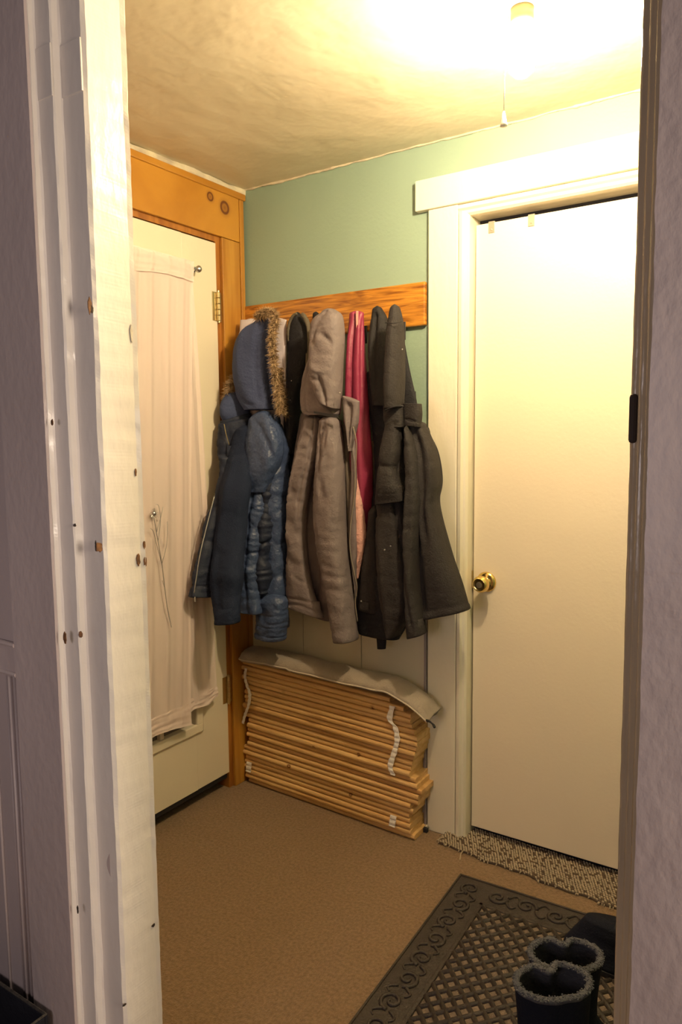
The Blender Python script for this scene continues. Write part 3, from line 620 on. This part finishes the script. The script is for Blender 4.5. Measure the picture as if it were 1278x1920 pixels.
# taupe coat
g = coat('taupe grey hooded cotton coat with pink lining showing at its zip', 615)
cloth('body', [(566, 775), (551, 850), (541, 920), (538, 1000), (538, 1080), (538, 1128)], [(640, 790), (642, 860), (645, 950), (645, 1050), (640, 1120), (626, 1164)], -.075, [.03, .04, .045, .04], M['greycoat'], g, seed=31, wr=.005, top=.02,
      folds=[(.50, .15, .62, .98, -.034, .075), (.12, .1, .08, .6, -.008, .05), (.3, .1, .25, .9, .008, .12)], hem=.02, fold_n=.9)
cloth('right_panel', [(640, 800), (645, 870), (650, 960), (655, 1040), (662, 1110), (664, 1165)], [(668, 790), (664, 840), (672, 900), (682, 1000), (672, 1085), (669, 1165)], -.105, [.02, .03, .03, .02], M['greycoat_in'], g, seed=32, wr=.005, top=.015)
cloth('lining', [(662, 870), (664, 930), (667, 990), (669, 1040), (668, 1080)], [(669, 872), (677, 930), (685, 985), (684, 1020), (672, 1085)], -.118, .016, M['pink'], g, seed=33, rows=50, top=.01, puff=.005, wr=.004)
cloth('placket', [(657, 830), (658, 890), (655, 960), (655, 1020), (660, 1070), (665, 1110)], [(666, 830), (669, 890), (668, 960), (669, 1020), (668, 1070), (669, 1120)], -.135, .010, M['greycoat'], g, seed=34, rows=50, wr=.003)
cloth('sleeve', [(598, 790), (592, 860), (588, 930), (590, 1000), (600, 1070), (614, 1130), (626, 1200)], [(636, 790), (643, 850), (646, 930), (649, 1000), (656, 1070), (663, 1130), (670, 1200)], -.155, [.03, .05, .05, .045], M['greycoat'], g, seed=35, wr=.0045, top=.02,
      folds=[(.45, .0, .25, .22, -.007, .035), (.50, .02, .62, .20, -.005, .03), (.2, .58, .85, .56, -.005, .4), (.1, .66, .6, .69, -.006, .3), (.4, .78, .95, .74, -.004, .3), (.2, .05, .55, .35, -.008, .06), (.7, .05, .35, .3, .007, .08), (.1, .62, .8, .60, -.007, .5), (.2, .70, .9, .72, .006, .5), (.15, .52, .5, .50, -.006, .3)], hem=.03, fold_n=1.6)
cloth('front_panel', [(572, 785), (555, 850), (543, 910), (539, 970), (538, 1040), (538, 1090), (540, 1134)], [(602, 785), (595, 850), (584, 900), (576, 960), (577, 1040), (588, 1110), (606, 1158)], -.138, [.025, .034, .034, .025], M['greycoat'], g, seed=36, wr=.005, top=.015, fold_n=2.2,
      folds=[(.8, 0, .75, .5, -.006, .05), (.3, .1, .2, .6, .005, .08), (.1, .48, .9, .60, -.005, .25), (.1, .62, .7, .74, -.005, .25), (.3, .36, .9, .46, -.004, .2), (.15, .05, .12, .95, -.004, .04)])
cloth('shoulder_flap', [(580, 668), (568, 705), (563, 740), (565, 768), (572, 778)], [(612, 668), (624, 705), (634, 740), (638, 765), (636, 776)], -.150, [.02, .034, .036, .03], M['greycoat'], g, seed=37, rows=60, wr=.006, top=.008,
      folds=[(.25, .1, .2, .9, -.008, .06), (.6, .45, .95, .9, -.006, .06)])
cloth('hood', [(602, 586), (585, 604), (581, 640), (581, 690), (585, 718), (600, 750)], [(628, 580), (641, 592), (645, 630), (643, 680), (642, 720), (638, 768)], -.170, [.022, .042, .05, .040], M['greycoat'], g, seed=38, rows=80, wr=.006, top=.008,
      folds=[(.50, .36, .80, .46, -.011, .07), (.45, .34, .45, .46, .006, .07), (.62, .02, .30, .42, -.006, .06), (.50, .72, .60, 1, -.014, .05), (.12, .72, .42, .78, -.010, .10), (.3, .60, .5, .70, .006, .1)], fold_n=.8)
cloth('collar', [(641, 742), (643, 775), (648, 810), (652, 845)], [(674, 753), (673, 785), (667, 815), (660, 845)], -.155, [.018, .022, .014], M['greycoat'], g, seed=39, rows=44, top=.004, folds=[(.55, .1, .6, .9, -.016, .13)], wr=.003)
px_strip('hood_seam', [(588, 771, -.200), (612, 775, -.204), (634, 777, -.200)], [(588, 775, -.200), (612, 780, -.204), (634, 783, -.200)], M['black'], g)
button(637, 737, -.212, .0032, M['steel'], g)
zp = px_tube('zipper', [(662, 800, -.172), (668, 830, -.165), (667, 870, -.155), (664, 930, -.15), (657, 985, -.148), (656, 1030, -.148), (664, 1075, -.146), (669, 1100, -.14), (666, 1130, -.136), (670, 1165, -.136)], .0018, M['ivory'], g, n=6, seg=80)

# front charcoal coat
g = coat('charcoal hooded coat with flared hem, last on the right of the rack', 738)
cloth('back_strap', [(742, 632), (742, 690), (744, 740), (748, 768)], [(758, 640), (768, 690), (779, 740), (783, 762)], -.060, .012, M['blackcloth'], g, rows=30, seed=40, n=30, top=.01, wr=.003)
cloth('body', [(758, 800), (768, 880), (775, 960), (780, 1040), (782, 1100), (786, 1160)], [(797, 795), (819, 845), (828, 900), (826, 938), (846, 1030), (864, 1090), (878, 1142)], -.120, [.03, .05, .055, .05], M['char'], g, seed=41, wr=.007, top=.015,
      folds=[(.25, .1, .2, .95, -.020, .12), (.62, .05, .55, .6, -.012, .09), (.8, .0, .85, .3, .008, .1), (.1, .955, .95, .955, -.006, .9)], hem=.03)
cloth('side_panel', [(800, 815), (806, 850), (812, 900), (818, 940)], [(806, 812), (822, 850), (829, 900), (823, 942)], -.095, .018, M['blackcloth'], g, seed=47, rows=40, wr=.003)
cloth('left_body', [(724, 800), (712, 870), (707, 930), (706, 1000), (710, 1080), (716, 1150), (722, 1190)], [(758, 800), (760, 880), (764, 960), (768, 1040), (772, 1110), (768, 1150), (752, 1192)], -.135, [.03, .045, .05, .045], M['char'], g, seed=42, wr=.008, top=.012,
      folds=[(.6, .1, .95, .5, -.016, .12), (.1, .42, .7, .40, -.012, .2), (.3, .5, .4, .9, .006, .12)], fold_n=.8)
cloth('upper_sleeve', [(722, 795), (714, 840), (709, 880), (706, 925), (704, 945)], [(750, 790), (752, 840), (748, 880), (757, 915), (760, 938)], -.165, [.025, .036, .042, .03], M['char'], g, seed=43, rows=60, top=.015, folds=[(.1, .42, .9, .50, -.007, .5)], wr=.006)
cloth('sleeve', [(756, 810), (757, 870), (758, 940), (755, 1010), (757, 1080), (758, 1140), (762, 1195)], [(768, 800), (782, 860), (790, 930), (788, 1000), (787, 1080), (792, 1140), (799, 1186)], -.165, [.02, .034, .040, .038], M['char'], g, seed=44, wr=.008, top=.012,
      folds=[(.1, .22, .9, .25, -.006, .5), (.3, .3, .4, .6, .006, .12), (.2, .6, .6, .95, -.006, .1)], fold_n=1.0)
cloth('collar', [(755, 757), (756, 775), (757, 796)], [(791, 757), (792, 775), (790, 800)], -.150, .022, M['char'], g, rows=30, seed=45, flat_top=True, top=.01, folds=[(.35, .75, .7, .85, -.008, .2)])
cloth('front_collar', [(719, 762), (719, 785), (722, 800)], [(757, 758), (757, 785), (757, 800)], -.165, .024, M['char'], g, rows=30, seed=48, top=.01)
cloth('hood', [(731, 580), (723, 610), (719, 660), (717, 710), (718, 755), (720, 766)], [(748, 576), (754, 606), (757, 660), (758, 710), (757, 745), (757, 762)], -.175, [.020, .036, .042, .040], M['char'], g, seed=46, rows=80, top=.012, wr=.006, folds=[(.15, .1, .1, .95, -.010, .1), (.6, .2, .5, .8, .004, .15)])
px_tube('hood_seam', [(722, 769, -.210), (735, 764, -.218), (748, 761, -.216), (756, 762, -.210)], .0022, M['black'], g, n=6)
px_tube('hood_hem', [(722, 605, -.205), (738, 606, -.214), (753, 603, -.205)], .0012, M['black'], g, n=6)
button(754, 655, -.214, .0022, M['steel'], g); button(721, 1031, -.187, .0028, M['steel'], g); button(732, 1024, -.187, .0026, M['steel'], g)
cloth('pocket_flap', [(718, 1022), (719, 1040)], [(740, 1016), (741, 1040)], -.168, .010, M['black'], g, rows=16, n=30, seed=49, wr=.002)

# ------------------------------------------------------------------ slat stack
rnd = random.Random(11)
NS = 26; TH = .0182
ords = ['bottom', 'second', 'third', 'fourth', 'fifth', 'sixth', 'seventh', 'eighth', 'ninth', 'tenth', 'eleventh', 'twelfth', 'thirteenth', 'fourteenth', 'fifteenth', 'sixteenth', 'seventeenth', 'eighteenth', 'nineteenth', 'twentieth', 'twenty-first', 'twenty-second', 'twenty-third', 'twenty-fourth', 'twenty-fifth', 'top']
prof_r = [.786, .775, .772, .768, .765, .785, .775, .800, .802, .812, .800, .792, .770, .772, .778, .782, .792, .796, .800, .800, .788, .778, .772, .776, .748, .690]
prof_l = [.030, .018, .022, .012, .012, .022, .010, .012, .030, .034, .030, .030, .032, .034, .016, .010, .014, .022, .026, .026, .028, .030, .012, .024, .012, .012]
for k in range(NS):
    z0 = .001+k*(TH+.0003); x0, x1 = prof_l[k]+rnd.uniform(-.002, .002), prof_r[k]+rnd.uniform(-.002, .002)
    tw = .022*(1-k/NS)*1.0
    dy = rnd.uniform(-.006, .004); droop = .0012*k
    lab = 'pale pine bed slat at the bottom of the slat stack, on the carpet' if k == 0 else ('short pale pine slat on top of the slat stack, under the pad' if k == NS-1 else f'pale pine bed slat, {ords[k]} up from the carpet in the slat stack')
    bm = bmesh.new(); N = 40; rows = []
    for i in range(N+1):
        s = i/N; x = x0+(x1-x0)*s; yf = -.082-.030*(x/.79)+dy; zz = z0+(1-s)*.0006*k-.0*k
        hb = .0058
        sec = [(yf, zz+hb*1.1), (yf+hb*.35, zz+hb*.35), (yf+hb*1.2, zz), (-.016, zz), (-.016, zz+TH-.0006), (yf+hb*1.2, zz+TH-.0006), (yf+hb*.35, zz+TH-.0006-hb*.35), (yf, zz+TH-.0006-hb*1.1)]
        rows.append([bm.verts.new((x, a, b)) for a, b in sec])
    for A, B in zip(rows, rows[1:]):
        for j in range(8): bm.faces.new((A[j], A[(j+1) % 8], B[(j+1) % 8], B[j]))
    bm.faces.new(rows[0]); bm.faces.new(rows[-1][::-1])
    o = obj('wooden_slat', bm, M['slat'] if rnd.random() < .68 else M['slat_b'])
    tag(o, lab, 'slat', 'pine bed slats stacked by the wall')
def slat_top(k): return .001+k*(TH+.0003)
# webbing ties
def webbing(label, pts, wd=.0065, zig=True):
    bm = bmesh.new(); C0 = [P(u, v, y) for u, v, y in pts]; rows = []; L = catmull(C0, len(pts)*10)
    for i, p in enumerate(L):
        p = p.copy(); p.y -= .0055+.0022*abs(math.sin(p.z*math.pi/(TH+.0003)))
        q = wd*(1 if not zig else .85+.25*noise.noise(Vector((p.z*60, 3, p.x*9))))
        rows.append([bm.verts.new(p+Vector(d)) for d in ((-q, 0, 0), (q, -.001, 0), (q, .001, 0), (-q, .0014, 0))])
    for A, B in zip(rows, rows[1:]):
        for j in range(4): bm.faces.new((A[j], A[(j+1) % 4], B[(j+1) % 4], B[j]))
    bm.faces.new(rows[0]); bm.faces.new(rows[-1][::-1])
    o = obj('webbing_tape', bm, M['webbing']); tag(o, label, 'tape', 'white tapes joining the slats')
webbing('white tape zigzagging down the left end of the slat stack', [(463, 1252, -.084), (461, 1268, -.084), (465, 1285, -.084), (470, 1300, -.084), (468, 1320, -.084), (461, 1340, -.084), (457, 1356, -.084)], .008)
webbing('long white tape running down the right end of the slat stack', [(737, 1323, -.111), (732, 1348, -.111), (742, 1362, -.111), (746, 1385, -.111), (741, 1408, -.111), (733, 1435, -.111), (738, 1452, -.111)], .0115)
webbing('small white tape end at the lower left of the slat stack', [(469, 1428, -.084), (467, 1446, -.084)], .013, False)
webbing('small white tape end at the lower right of the slat stack', [(739, 1528, -.111), (736, 1548, -.111)], .012, False)

# ------------------------------------------------------------------ pad on the stack
pad = thing('padded_cushion', 'long beige linen pad lying on the pine slats, drooping at the right', 'cushion', (.4, -.055, .485))
bm = bmesh.new(); NX, NC = 120, 32; rings = []
for i in range(NX+1):
    s = i/NX; x = .030+(.850-.030)*s
    zb = slat_top(NS)+.016-.0002
    tk = .026*(1-.35*s)*(1 if s > .02 else .5+25*s)*(1 if s < .97 else max(.25, (1-s)/.03)); hw = .058*(1-.12*s)*(1 if s > .02 else .6+20*s)
    yc = -.078-.012*s
    zc = zb+.0245+.004*math.sin(s*7)-(0 if x < .68 else 1.30*(x-.68)**1.6)
    slope = 0
    row = []
    for j in range(NC):
        a = 2*math.pi*j/NC; c, sn = math.cos(a), math.sin(a)
        tilt = -.30
        ly = math.copysign(abs(c)**.75, c)*hw; lz = math.copysign(abs(sn)**.8, sn)*tk*(1.25 if sn > 0 else .7)
        lz += .004*noise.noise(Vector((x*14, ly*30, 2)))
        y = yc+ly; z = zc+lz-.12*(-ly) * (1 if s > .3 else .5)
        row.append(bm.verts.new((x+.004*noise.noise(Vector((j, x*9, 0))), min(y, -.0135), z)))
    rings.append(row)
for A, B in zip(rings, rings[1:]):
    for j in range(NC): bm.faces.new((A[j], A[(j+1) % NC], B[(j+1) % NC], B[j]))
bm.faces.new(rings[0][::-1]); bm.faces.new(rings[-1])
fr = [r[NC//2].co.copy() for r in rings]; en = [v.co.copy() for v in rings[-1]]
obj('pad_cover', bm, M['pad'], pad, True)
bm = bmesh.new(); tube(bm, [p+Vector((0, -.001, 0)) for p in fr], .0028, 8); obj('piping', bm, M['pad_edge'], pad, True)
endp = en[NC//2]
bm = bmesh.new(); e0 = endp+Vector((-.006, .004, .004)); tube(bm, catmull([e0, e0+Vector((.018, -.012, .004)), e0+Vector((.036, -.022, .001)), e0+Vector((.046, -.03, -.004))], 16), lambda t: .0036+.0010*math.sin(t*9), 8)
obj('cord_loop', bm, M['black'], pad, True)

# ------------------------------------------------------------------ woven rag mat in front of door 2
def rag_pt(a, b):   # a along 0..1, b across 0..1
    x = .872+.60*a; yb = .066-.004*a; yf = -.083-.040*a+.004*math.sin(a*17)+.003*math.sin(a*41)
    y = yb+(yf-yb)*b; z = .004+.010*math.exp(-((a)/.06)**2)*(.6+.4*math.sin(b*5))+.004*noise.noise(Vector((a*6, b*2, 1)))
    x += -.030*(b)*math.exp(-(a/.12)**2)*.3+.035*(1-a)*0
    return Vector((x, y, z+.003))
bb = bmesh.new(); g_ = [[bb.verts.new(rag_pt(i/60, j/12)+Vector((0, 0, 0))) for j in range(13)] for i in range(61)]
g2 = [[bb.verts.new(rag_pt(i/60, j/12)*1+Vector((0, 0, -.0045))) for j in range(13)] for i in range(61)]
for i in range(60):
    for j in range(12): bb.faces.new((g_[i][j], g_[i+1][j], g_[i+1][j+1], g_[i][j+1])); bb.faces.new((g2[i][j], g2[i][j+1], g2[i+1][j+1], g2[i+1][j]))
for i in range(60):
    for j in (0, 12): bb.faces.new((g_[i][j], g_[i+1][j], g2[i+1][j], g2[i][j]))
for j in range(12):
    for i in (0, 60): bb.faces.new((g_[i][j], g_[i][j+1], g2[i][j+1], g2[i][j]))
NA, NB = 68, 18
for ia in range(NA):
    for ib in range(NB):
        a = (ia+.5*(ib % 2)+.25)/NA; b = (ib+.5)/NB; c = rag_pt(a, b); d = (rag_pt(a+.012, b+.02)-c).normalized()
        m4 = Matrix.Translation(c+Vector((random.uniform(-.0009, .0009), random.uniform(-.0011, .0011), .0015))) @ d.to_track_quat('X', 'Z').to_matrix().to_4x4() @ Matrix.Diagonal((.0052, .0028, .0042, 1))
        r_ = bmesh.ops.create_icosphere(bb, subdivisions=1, radius=1, matrix=m4); k_ = 1 if random.random() < .82 else 2
        for f_ in {f for v in r_['verts'] for f in v.link_faces}: f_.material_index = k_; f_.smooth = True
M['rag_base'] = mat('rug_backing', (.10, .072, .05), .95)
rg = obj('woven_rug', bb, M['rag_base']); rg.data.materials.append(M['rag_a']); rg.data.materials.append(M['rag_b'])
tag(rg, 'cream and brown woven rag rug in front of the right door', 'rug')
bm = bmesh.new()
tube(bm, catmull([(.955, -.088, .008), (.955, -.105, .006), (.962, -.125, .004), (.965, -.135, .004)], 10), .0022, 6)
rnd = random.Random(4)
for k in range(70):
    b = rnd.random(); p = rag_pt(0, b) if k % 3 == 0 else rag_pt(rnd.random(), 1); q = p+Vector((-rnd.uniform(.004, .014) if k % 3 == 0 else rnd.uniform(-.004, .004), rnd.uniform(-.006, .002) if k % 3 == 0 else -rnd.uniform(.003, .009), -.003))
    tube(bm, [p, (p+q)/2+Vector((0, 0, .003)), q], .0016, 5)
o = obj('loose_threads', bm, M['rag_a'], rg, True); o['kind'] = 'stuff'

# ------------------------------------------------------------------ rubber door mat
MA = math.atan2(.012, .69)
mt = thing('rubber_door_mat', 'dark brown rubber door mat with scroll border and diamond grid', 'door mat', (1.0, -.205, 0))
MW, ML = .76, 1.02
mt.matrix_world = Matrix.Translation((.999, -.207, .0005)) @ Matrix.Rotation(math.radians(2.2), 4, 'Z')
def mobj(name, bm, m, smooth=False):
    bmesh.ops.recalc_face_normals(bm, faces=bm.faces); me = bpy.data.meshes.new(name); bm.to_mesh(me); bm.free(); me.transform(mt.matrix_world)
    return link(name, me, m, mt, smooth)
bm = bmesh.new(); box(bm, 0, MW, -ML, 0, 0, .004, .001); mobj('base', bm, M['mat_rubber'])
bm = bmesh.new()
for a, b, c, d in ((0, MW, -.006, 0), (0, .006, -ML, 0), (MW-.006, MW, -ML, 0), (0, MW, -ML, -ML+.006)): box(bm, a, b, c, d, .003, .008, .0015)
BW = .118
for a, b, c, d in ((BW-.014, MW-BW+.014, -BW, -BW+.012), (BW-.014, BW-.002, -ML+BW, -BW+.012), (MW-BW, MW-BW+.012, -ML+BW, -BW)): box(bm, a, b, c, d, .003, .0085, .002)
def scroll(cx, cy, sx, sy, rot):
    pts = []
    for k in range(34):
        a = k/33*2.6*math.pi; r = .030*(1-k/33*.80); x, y = r*math.cos(a)*sx, r*math.sin(a)*sy
        pts.append((cx+x*math.cos(rot)-y*math.sin(rot), cy+x*math.sin(rot)+y*math.cos(rot), .006))
    tube(bm, pts, lambda t: .0052-.0015*t, 6)
    for sgn in (1, -1):
        pts = []
        for k in range(10):
            u = k/9; x, y = (.030+.030*u)*sx, sgn*(.010+.020*math.sin(u*2.6))*sy
            pts.append((cx+x*math.cos(rot)-y*math.sin(rot), cy+x*math.sin(rot)+y*math.cos(rot), .0058))
        tube(bm, pts, lambda t: .0045*(1-.6*t), 6)
k = 0; y = -.055
while y > -ML+.05: scroll(.055, y, 1, 1 if k % 2 else -1, -math.pi/2); scroll(MW-.055, y, 1, 1 if k % 2 else -1, -math.pi/2); y -= .086; k += 1
x = .14; k = 0
while x < MW-.12: scroll(x, -.055, 1, 1 if k % 2 else -1, 0); x += .086; k += 1
mobj('scroll_border', bm, M['mat_rubber'], True)
bm = bmesh.new(); px_, py_ = .0400, .0440; nx_ = int((MW-2*BW)/px_); 
for i in range(-40, 60):
    for sg in (1, -1):
        # diagonal bars clipped to the inner field
        x0f, x1f, y0f, y1f = BW, MW-BW, -ML+BW, -BW
        m_ = sg*py_/px_; c0 = y1f-i*py_
        pts = []
        for xx in (x0f, x1f): pts.append((xx, c0+m_*(xx-x0f)))
        (xa, ya), (xb, yb) = pts
        def clip(xa, ya, xb, yb):
            t0, t1 = 0, 1; dx, dy = xb-xa, yb-ya
            for p, q in ((dy, y1f-ya), (-dy, ya-y0f)):
                if p == 0: continue
                r_ = q/p
                if p > 0: t1 = min(t1, r_)
                else: t0 = max(t0, r_)
            return (t0, t1)
        t0, t1 = clip(xa, ya, xb, yb)
        if t1-t0 > .02:
            A_, B_ = Vector((xa+(xb-xa)*t0, ya+(yb-ya)*t0, .0052)), Vector((xa+(xb-xa)*t1, ya+(yb-ya)*t1, .0052))
            tube(bm, [A_, B_], .0070, 6)
mobj('diamond_grid', bm, M['mat_rubber'], True)
bm = bmesh.new(); box(bm, BW, MW-BW, -ML+BW, -BW, .003, .0052); mobj('fibre_cells', bm, M['mat_cell'])

# ------------------------------------------------------------------ boots and the dark shoe behind
def rim_pts(cx, cy, cz, rx, ry, rot, pinch, n=44, tilt=0):
    out = []
    for k in range(n):
        a = 2*math.pi*k/n; x, y = rx*math.cos(a), ry*math.sin(a)
        y -= pinch*math.exp(-((x-.005)/.016)**2)*(1 if math.sin(a) > 0 else -.15)
        out.append(Vector((cx+x*math.cos(rot)-y*math.sin(rot), cy+x*math.sin(rot)+y*math.cos(rot), cz+tilt*x)))
    return out
def boot(label, cx, cy, hz, rot, pinch, seed):
    b = thing('fleece_boot', label, 'boot', (cx, cy, 0), 'pair of fleece lined boots')
    bm = bmesh.new(); rings = []; n = 44
    for k in range(26):
        t = k/25; z = .022+(hz-.022)*t
        top = rim_pts(0, 0, 0, .074, .050, rot, pinch*max(0, t-.35)/.65, n)
        row = []
        for j, p in enumerate(top):
            a = 2*math.pi*j/n; toe = max(0, 1-t*2.3)
            q = p*(1.0-.10*math.sin(t*math.pi))
            fx, fy = math.cos(rot-.35), math.sin(rot-.35)
            al = q.x*fx+q.y*fy
            if al > 0: q = q+Vector((fx, fy, 0))*al*(1.55*toe**1.1)
            row.append(bm.verts.new((cx+q.x+.003*noise.noise(Vector((q.x*20, q.y*20, z*12+seed))), cy+q.y+.003*noise.noise(Vector((q.y*20, z*14, seed))), z)))
        rings.append(row)
    for A, B in zip(rings, rings[1:]):
        for j in range(n): bm.faces.new((A[j], A[(j+1) % n], B[(j+1) % n], B[j]))
    bm.faces.new(rings[0][::-1])
    o = obj('shaft', bm, M['suede'], b, True); s = o.modifiers.new('thick', 'SOLIDIFY'); s.thickness = .003; s.offset = 1
    bm = bmesh.new(); rows = []
    for t in (1.0, .9, .75, .55, .35):
        rows.append([bm.verts.new(p) for p in rim_pts(cx, cy, .012+(hz-.012)*t, .070*(1-.10*math.sin(t*math.pi)), .046, rot, pinch*max(0, t-.35)/.65, n)])
    for A, B in zip(rows, rows[1:]):
        for j in range(n): bm.faces.new((A[j], A[(j+1) % n], B[(j+1) % n], B[j]))
    bm.faces.new(rows[-1])
    o = obj('fleece_lining', bm, M['fleece_in'], b, True)
    bm = bmesh.new(); pts = rim_pts(cx, cy, hz+.002, .0735, .050, rot, pinch, 90)
    pts = [p+Vector((0, 0, .002*noise.noise(p*60))) for p in pts]; tube(bm, pts, .0068, 10, closed=True)
    rnd = random.Random(seed)
    for _ in range(900):
        p = pts[rnd.randrange(len(pts))]; d = Vector((rnd.gauss(0, 1), rnd.gauss(0, 1), abs(rnd.gauss(.2, 1)))).normalized(); c = p+d*.0064+Vector((rnd.uniform(-.003, .003), rnd.uniform(-.003, .003), 0))
        bmesh.ops.create_icosphere(bm, subdivisions=1, radius=rnd.uniform(.0014, .0026), matrix=Matrix.Translation(c))
    obj('fleece_rim', bm, M['fleece'], b, True)
    bm = bmesh.new(); rr_ = []
    for z, e in ((.0005, 1.0), (.006, 1.05), (.013, 1.03)):
        row = []
        for p in rim_pts(0, 0, 0, .074, .050, rot, 0, n):
            fx, fy = math.cos(rot-.35), math.sin(rot-.35); al = p.x*fx+p.y*fy; q = p*e
            if al > 0: q = q+Vector((fx, fy, 0))*al*1.55*e
            row.append(bm.verts.new((cx+q.x, cy+q.y, z+.0095)))
        rr_.append(row)
    for A, B in zip(rr_, rr_[1:]):
        for j in range(n): bm.faces.new((A[j], A[(j+1) % n], B[(j+1) % n], B[j]))
    bm.faces.new(rr_[0][::-1]); bm.faces.new(rr_[-1]); obj('sole', bm, M['black'], b, True)
    return b
q = on(1059, 1792, 2, .262); boot('navy boot with grey fleece rim, farther one of the pair', q.x, q.y, .262, math.radians(33), .022, 61)
q = on(1036, 1843, 2, .280); boot('navy boot with grey fleece rim, nearer one of the pair', q.x, q.y, .280, math.radians(42), .024, 62)
# black padded shoe behind
sh = thing('black_shoe', 'black shoe on the mat behind the fleece boots, against the door frame', 'shoe', (1.50, -.37, 0))
bm = bmesh.new(); rings = []; n = 32
for k in range(15):
    t = k/14; z = .020+.105*t; row = []
    for j in range(n):
        a = 2*math.pi*j/n; x, y = .135*math.cos(a), .048*math.sin(a)
        if x < 0: x *= 1-.30*max(0, t-.25); 
        else: x *= 1-.30*t
        y *= 1-.30*t
        row.append(bm.verts.new((1.50+x+.03*t, -.37+y+.004*noise.noise(Vector((x*20, y*20, t*4))), z)))
    rings.append(row)
for A, B in zip(rings, rings[1:]):
    for j in range(n): bm.faces.new((A[j], A[(j+1) % n], B[(j+1) % n], B[j]))
bm.faces.new(rings[0][::-1]); bm.faces.new(rings[-1]); obj('upper', bm, M['suede'], sh, True)
bm = bmesh.new(); ra = []
for z in (.0095, .021):
    ra.append([bm.verts.new((1.50+.139*math.cos(2*math.pi*j/n), -.37+.051*math.sin(2*math.pi*j/n), z)) for j in range(n)])
for j in range(n): bm.faces.new((ra[0][j], ra[0][(j+1) % n], ra[1][(j+1) % n], ra[1][j]))
bm.faces.new(ra[0][::-1]); bm.faces.new(ra[1]); obj('sole', bm, M['black'], sh)
bm = bmesh.new()
for k in range(4):
    x = 1.455+.016*k; z = .088+.012*k; tube(bm, catmull([(x, -.395, z-.004), (x, -.37, z+.010), (x, -.347, z-.004)], 8), .0025, 6)
obj('laces', bm, M['black'], sh, True)
# dark open bin on the hall floor at the left
bn = thing('storage_bin', 'dark open bin on the floor beside the left door frame', 'bin', (.35, -1.52, 0))
def bin_wall(x0, x1, y0, y1): box(bm, x0, x1, y0, y1, .004, .205, .002)
bm = bmesh.new(); bin_wall(.08, .628, -1.400, -1.394); bin_wall(.08, .628, -1.640, -1.634); bin_wall(.08, .086, -1.634, -1.400); bin_wall(.622, .628, -1.634, -1.400); box(bm, .08, .628, -1.64, -1.394, .001, .006)
obj('bin_body', bm, M['blackcloth'], bn)
bm = bmesh.new(); tube(bm, [(.08, -1.397, .207), (.625, -1.397, .207), (.625, -1.637, .207), (.08, -1.637, .207)], .0035, 8, closed=True); obj('rim', bm, M['greytrim'], bn, True)
#@END
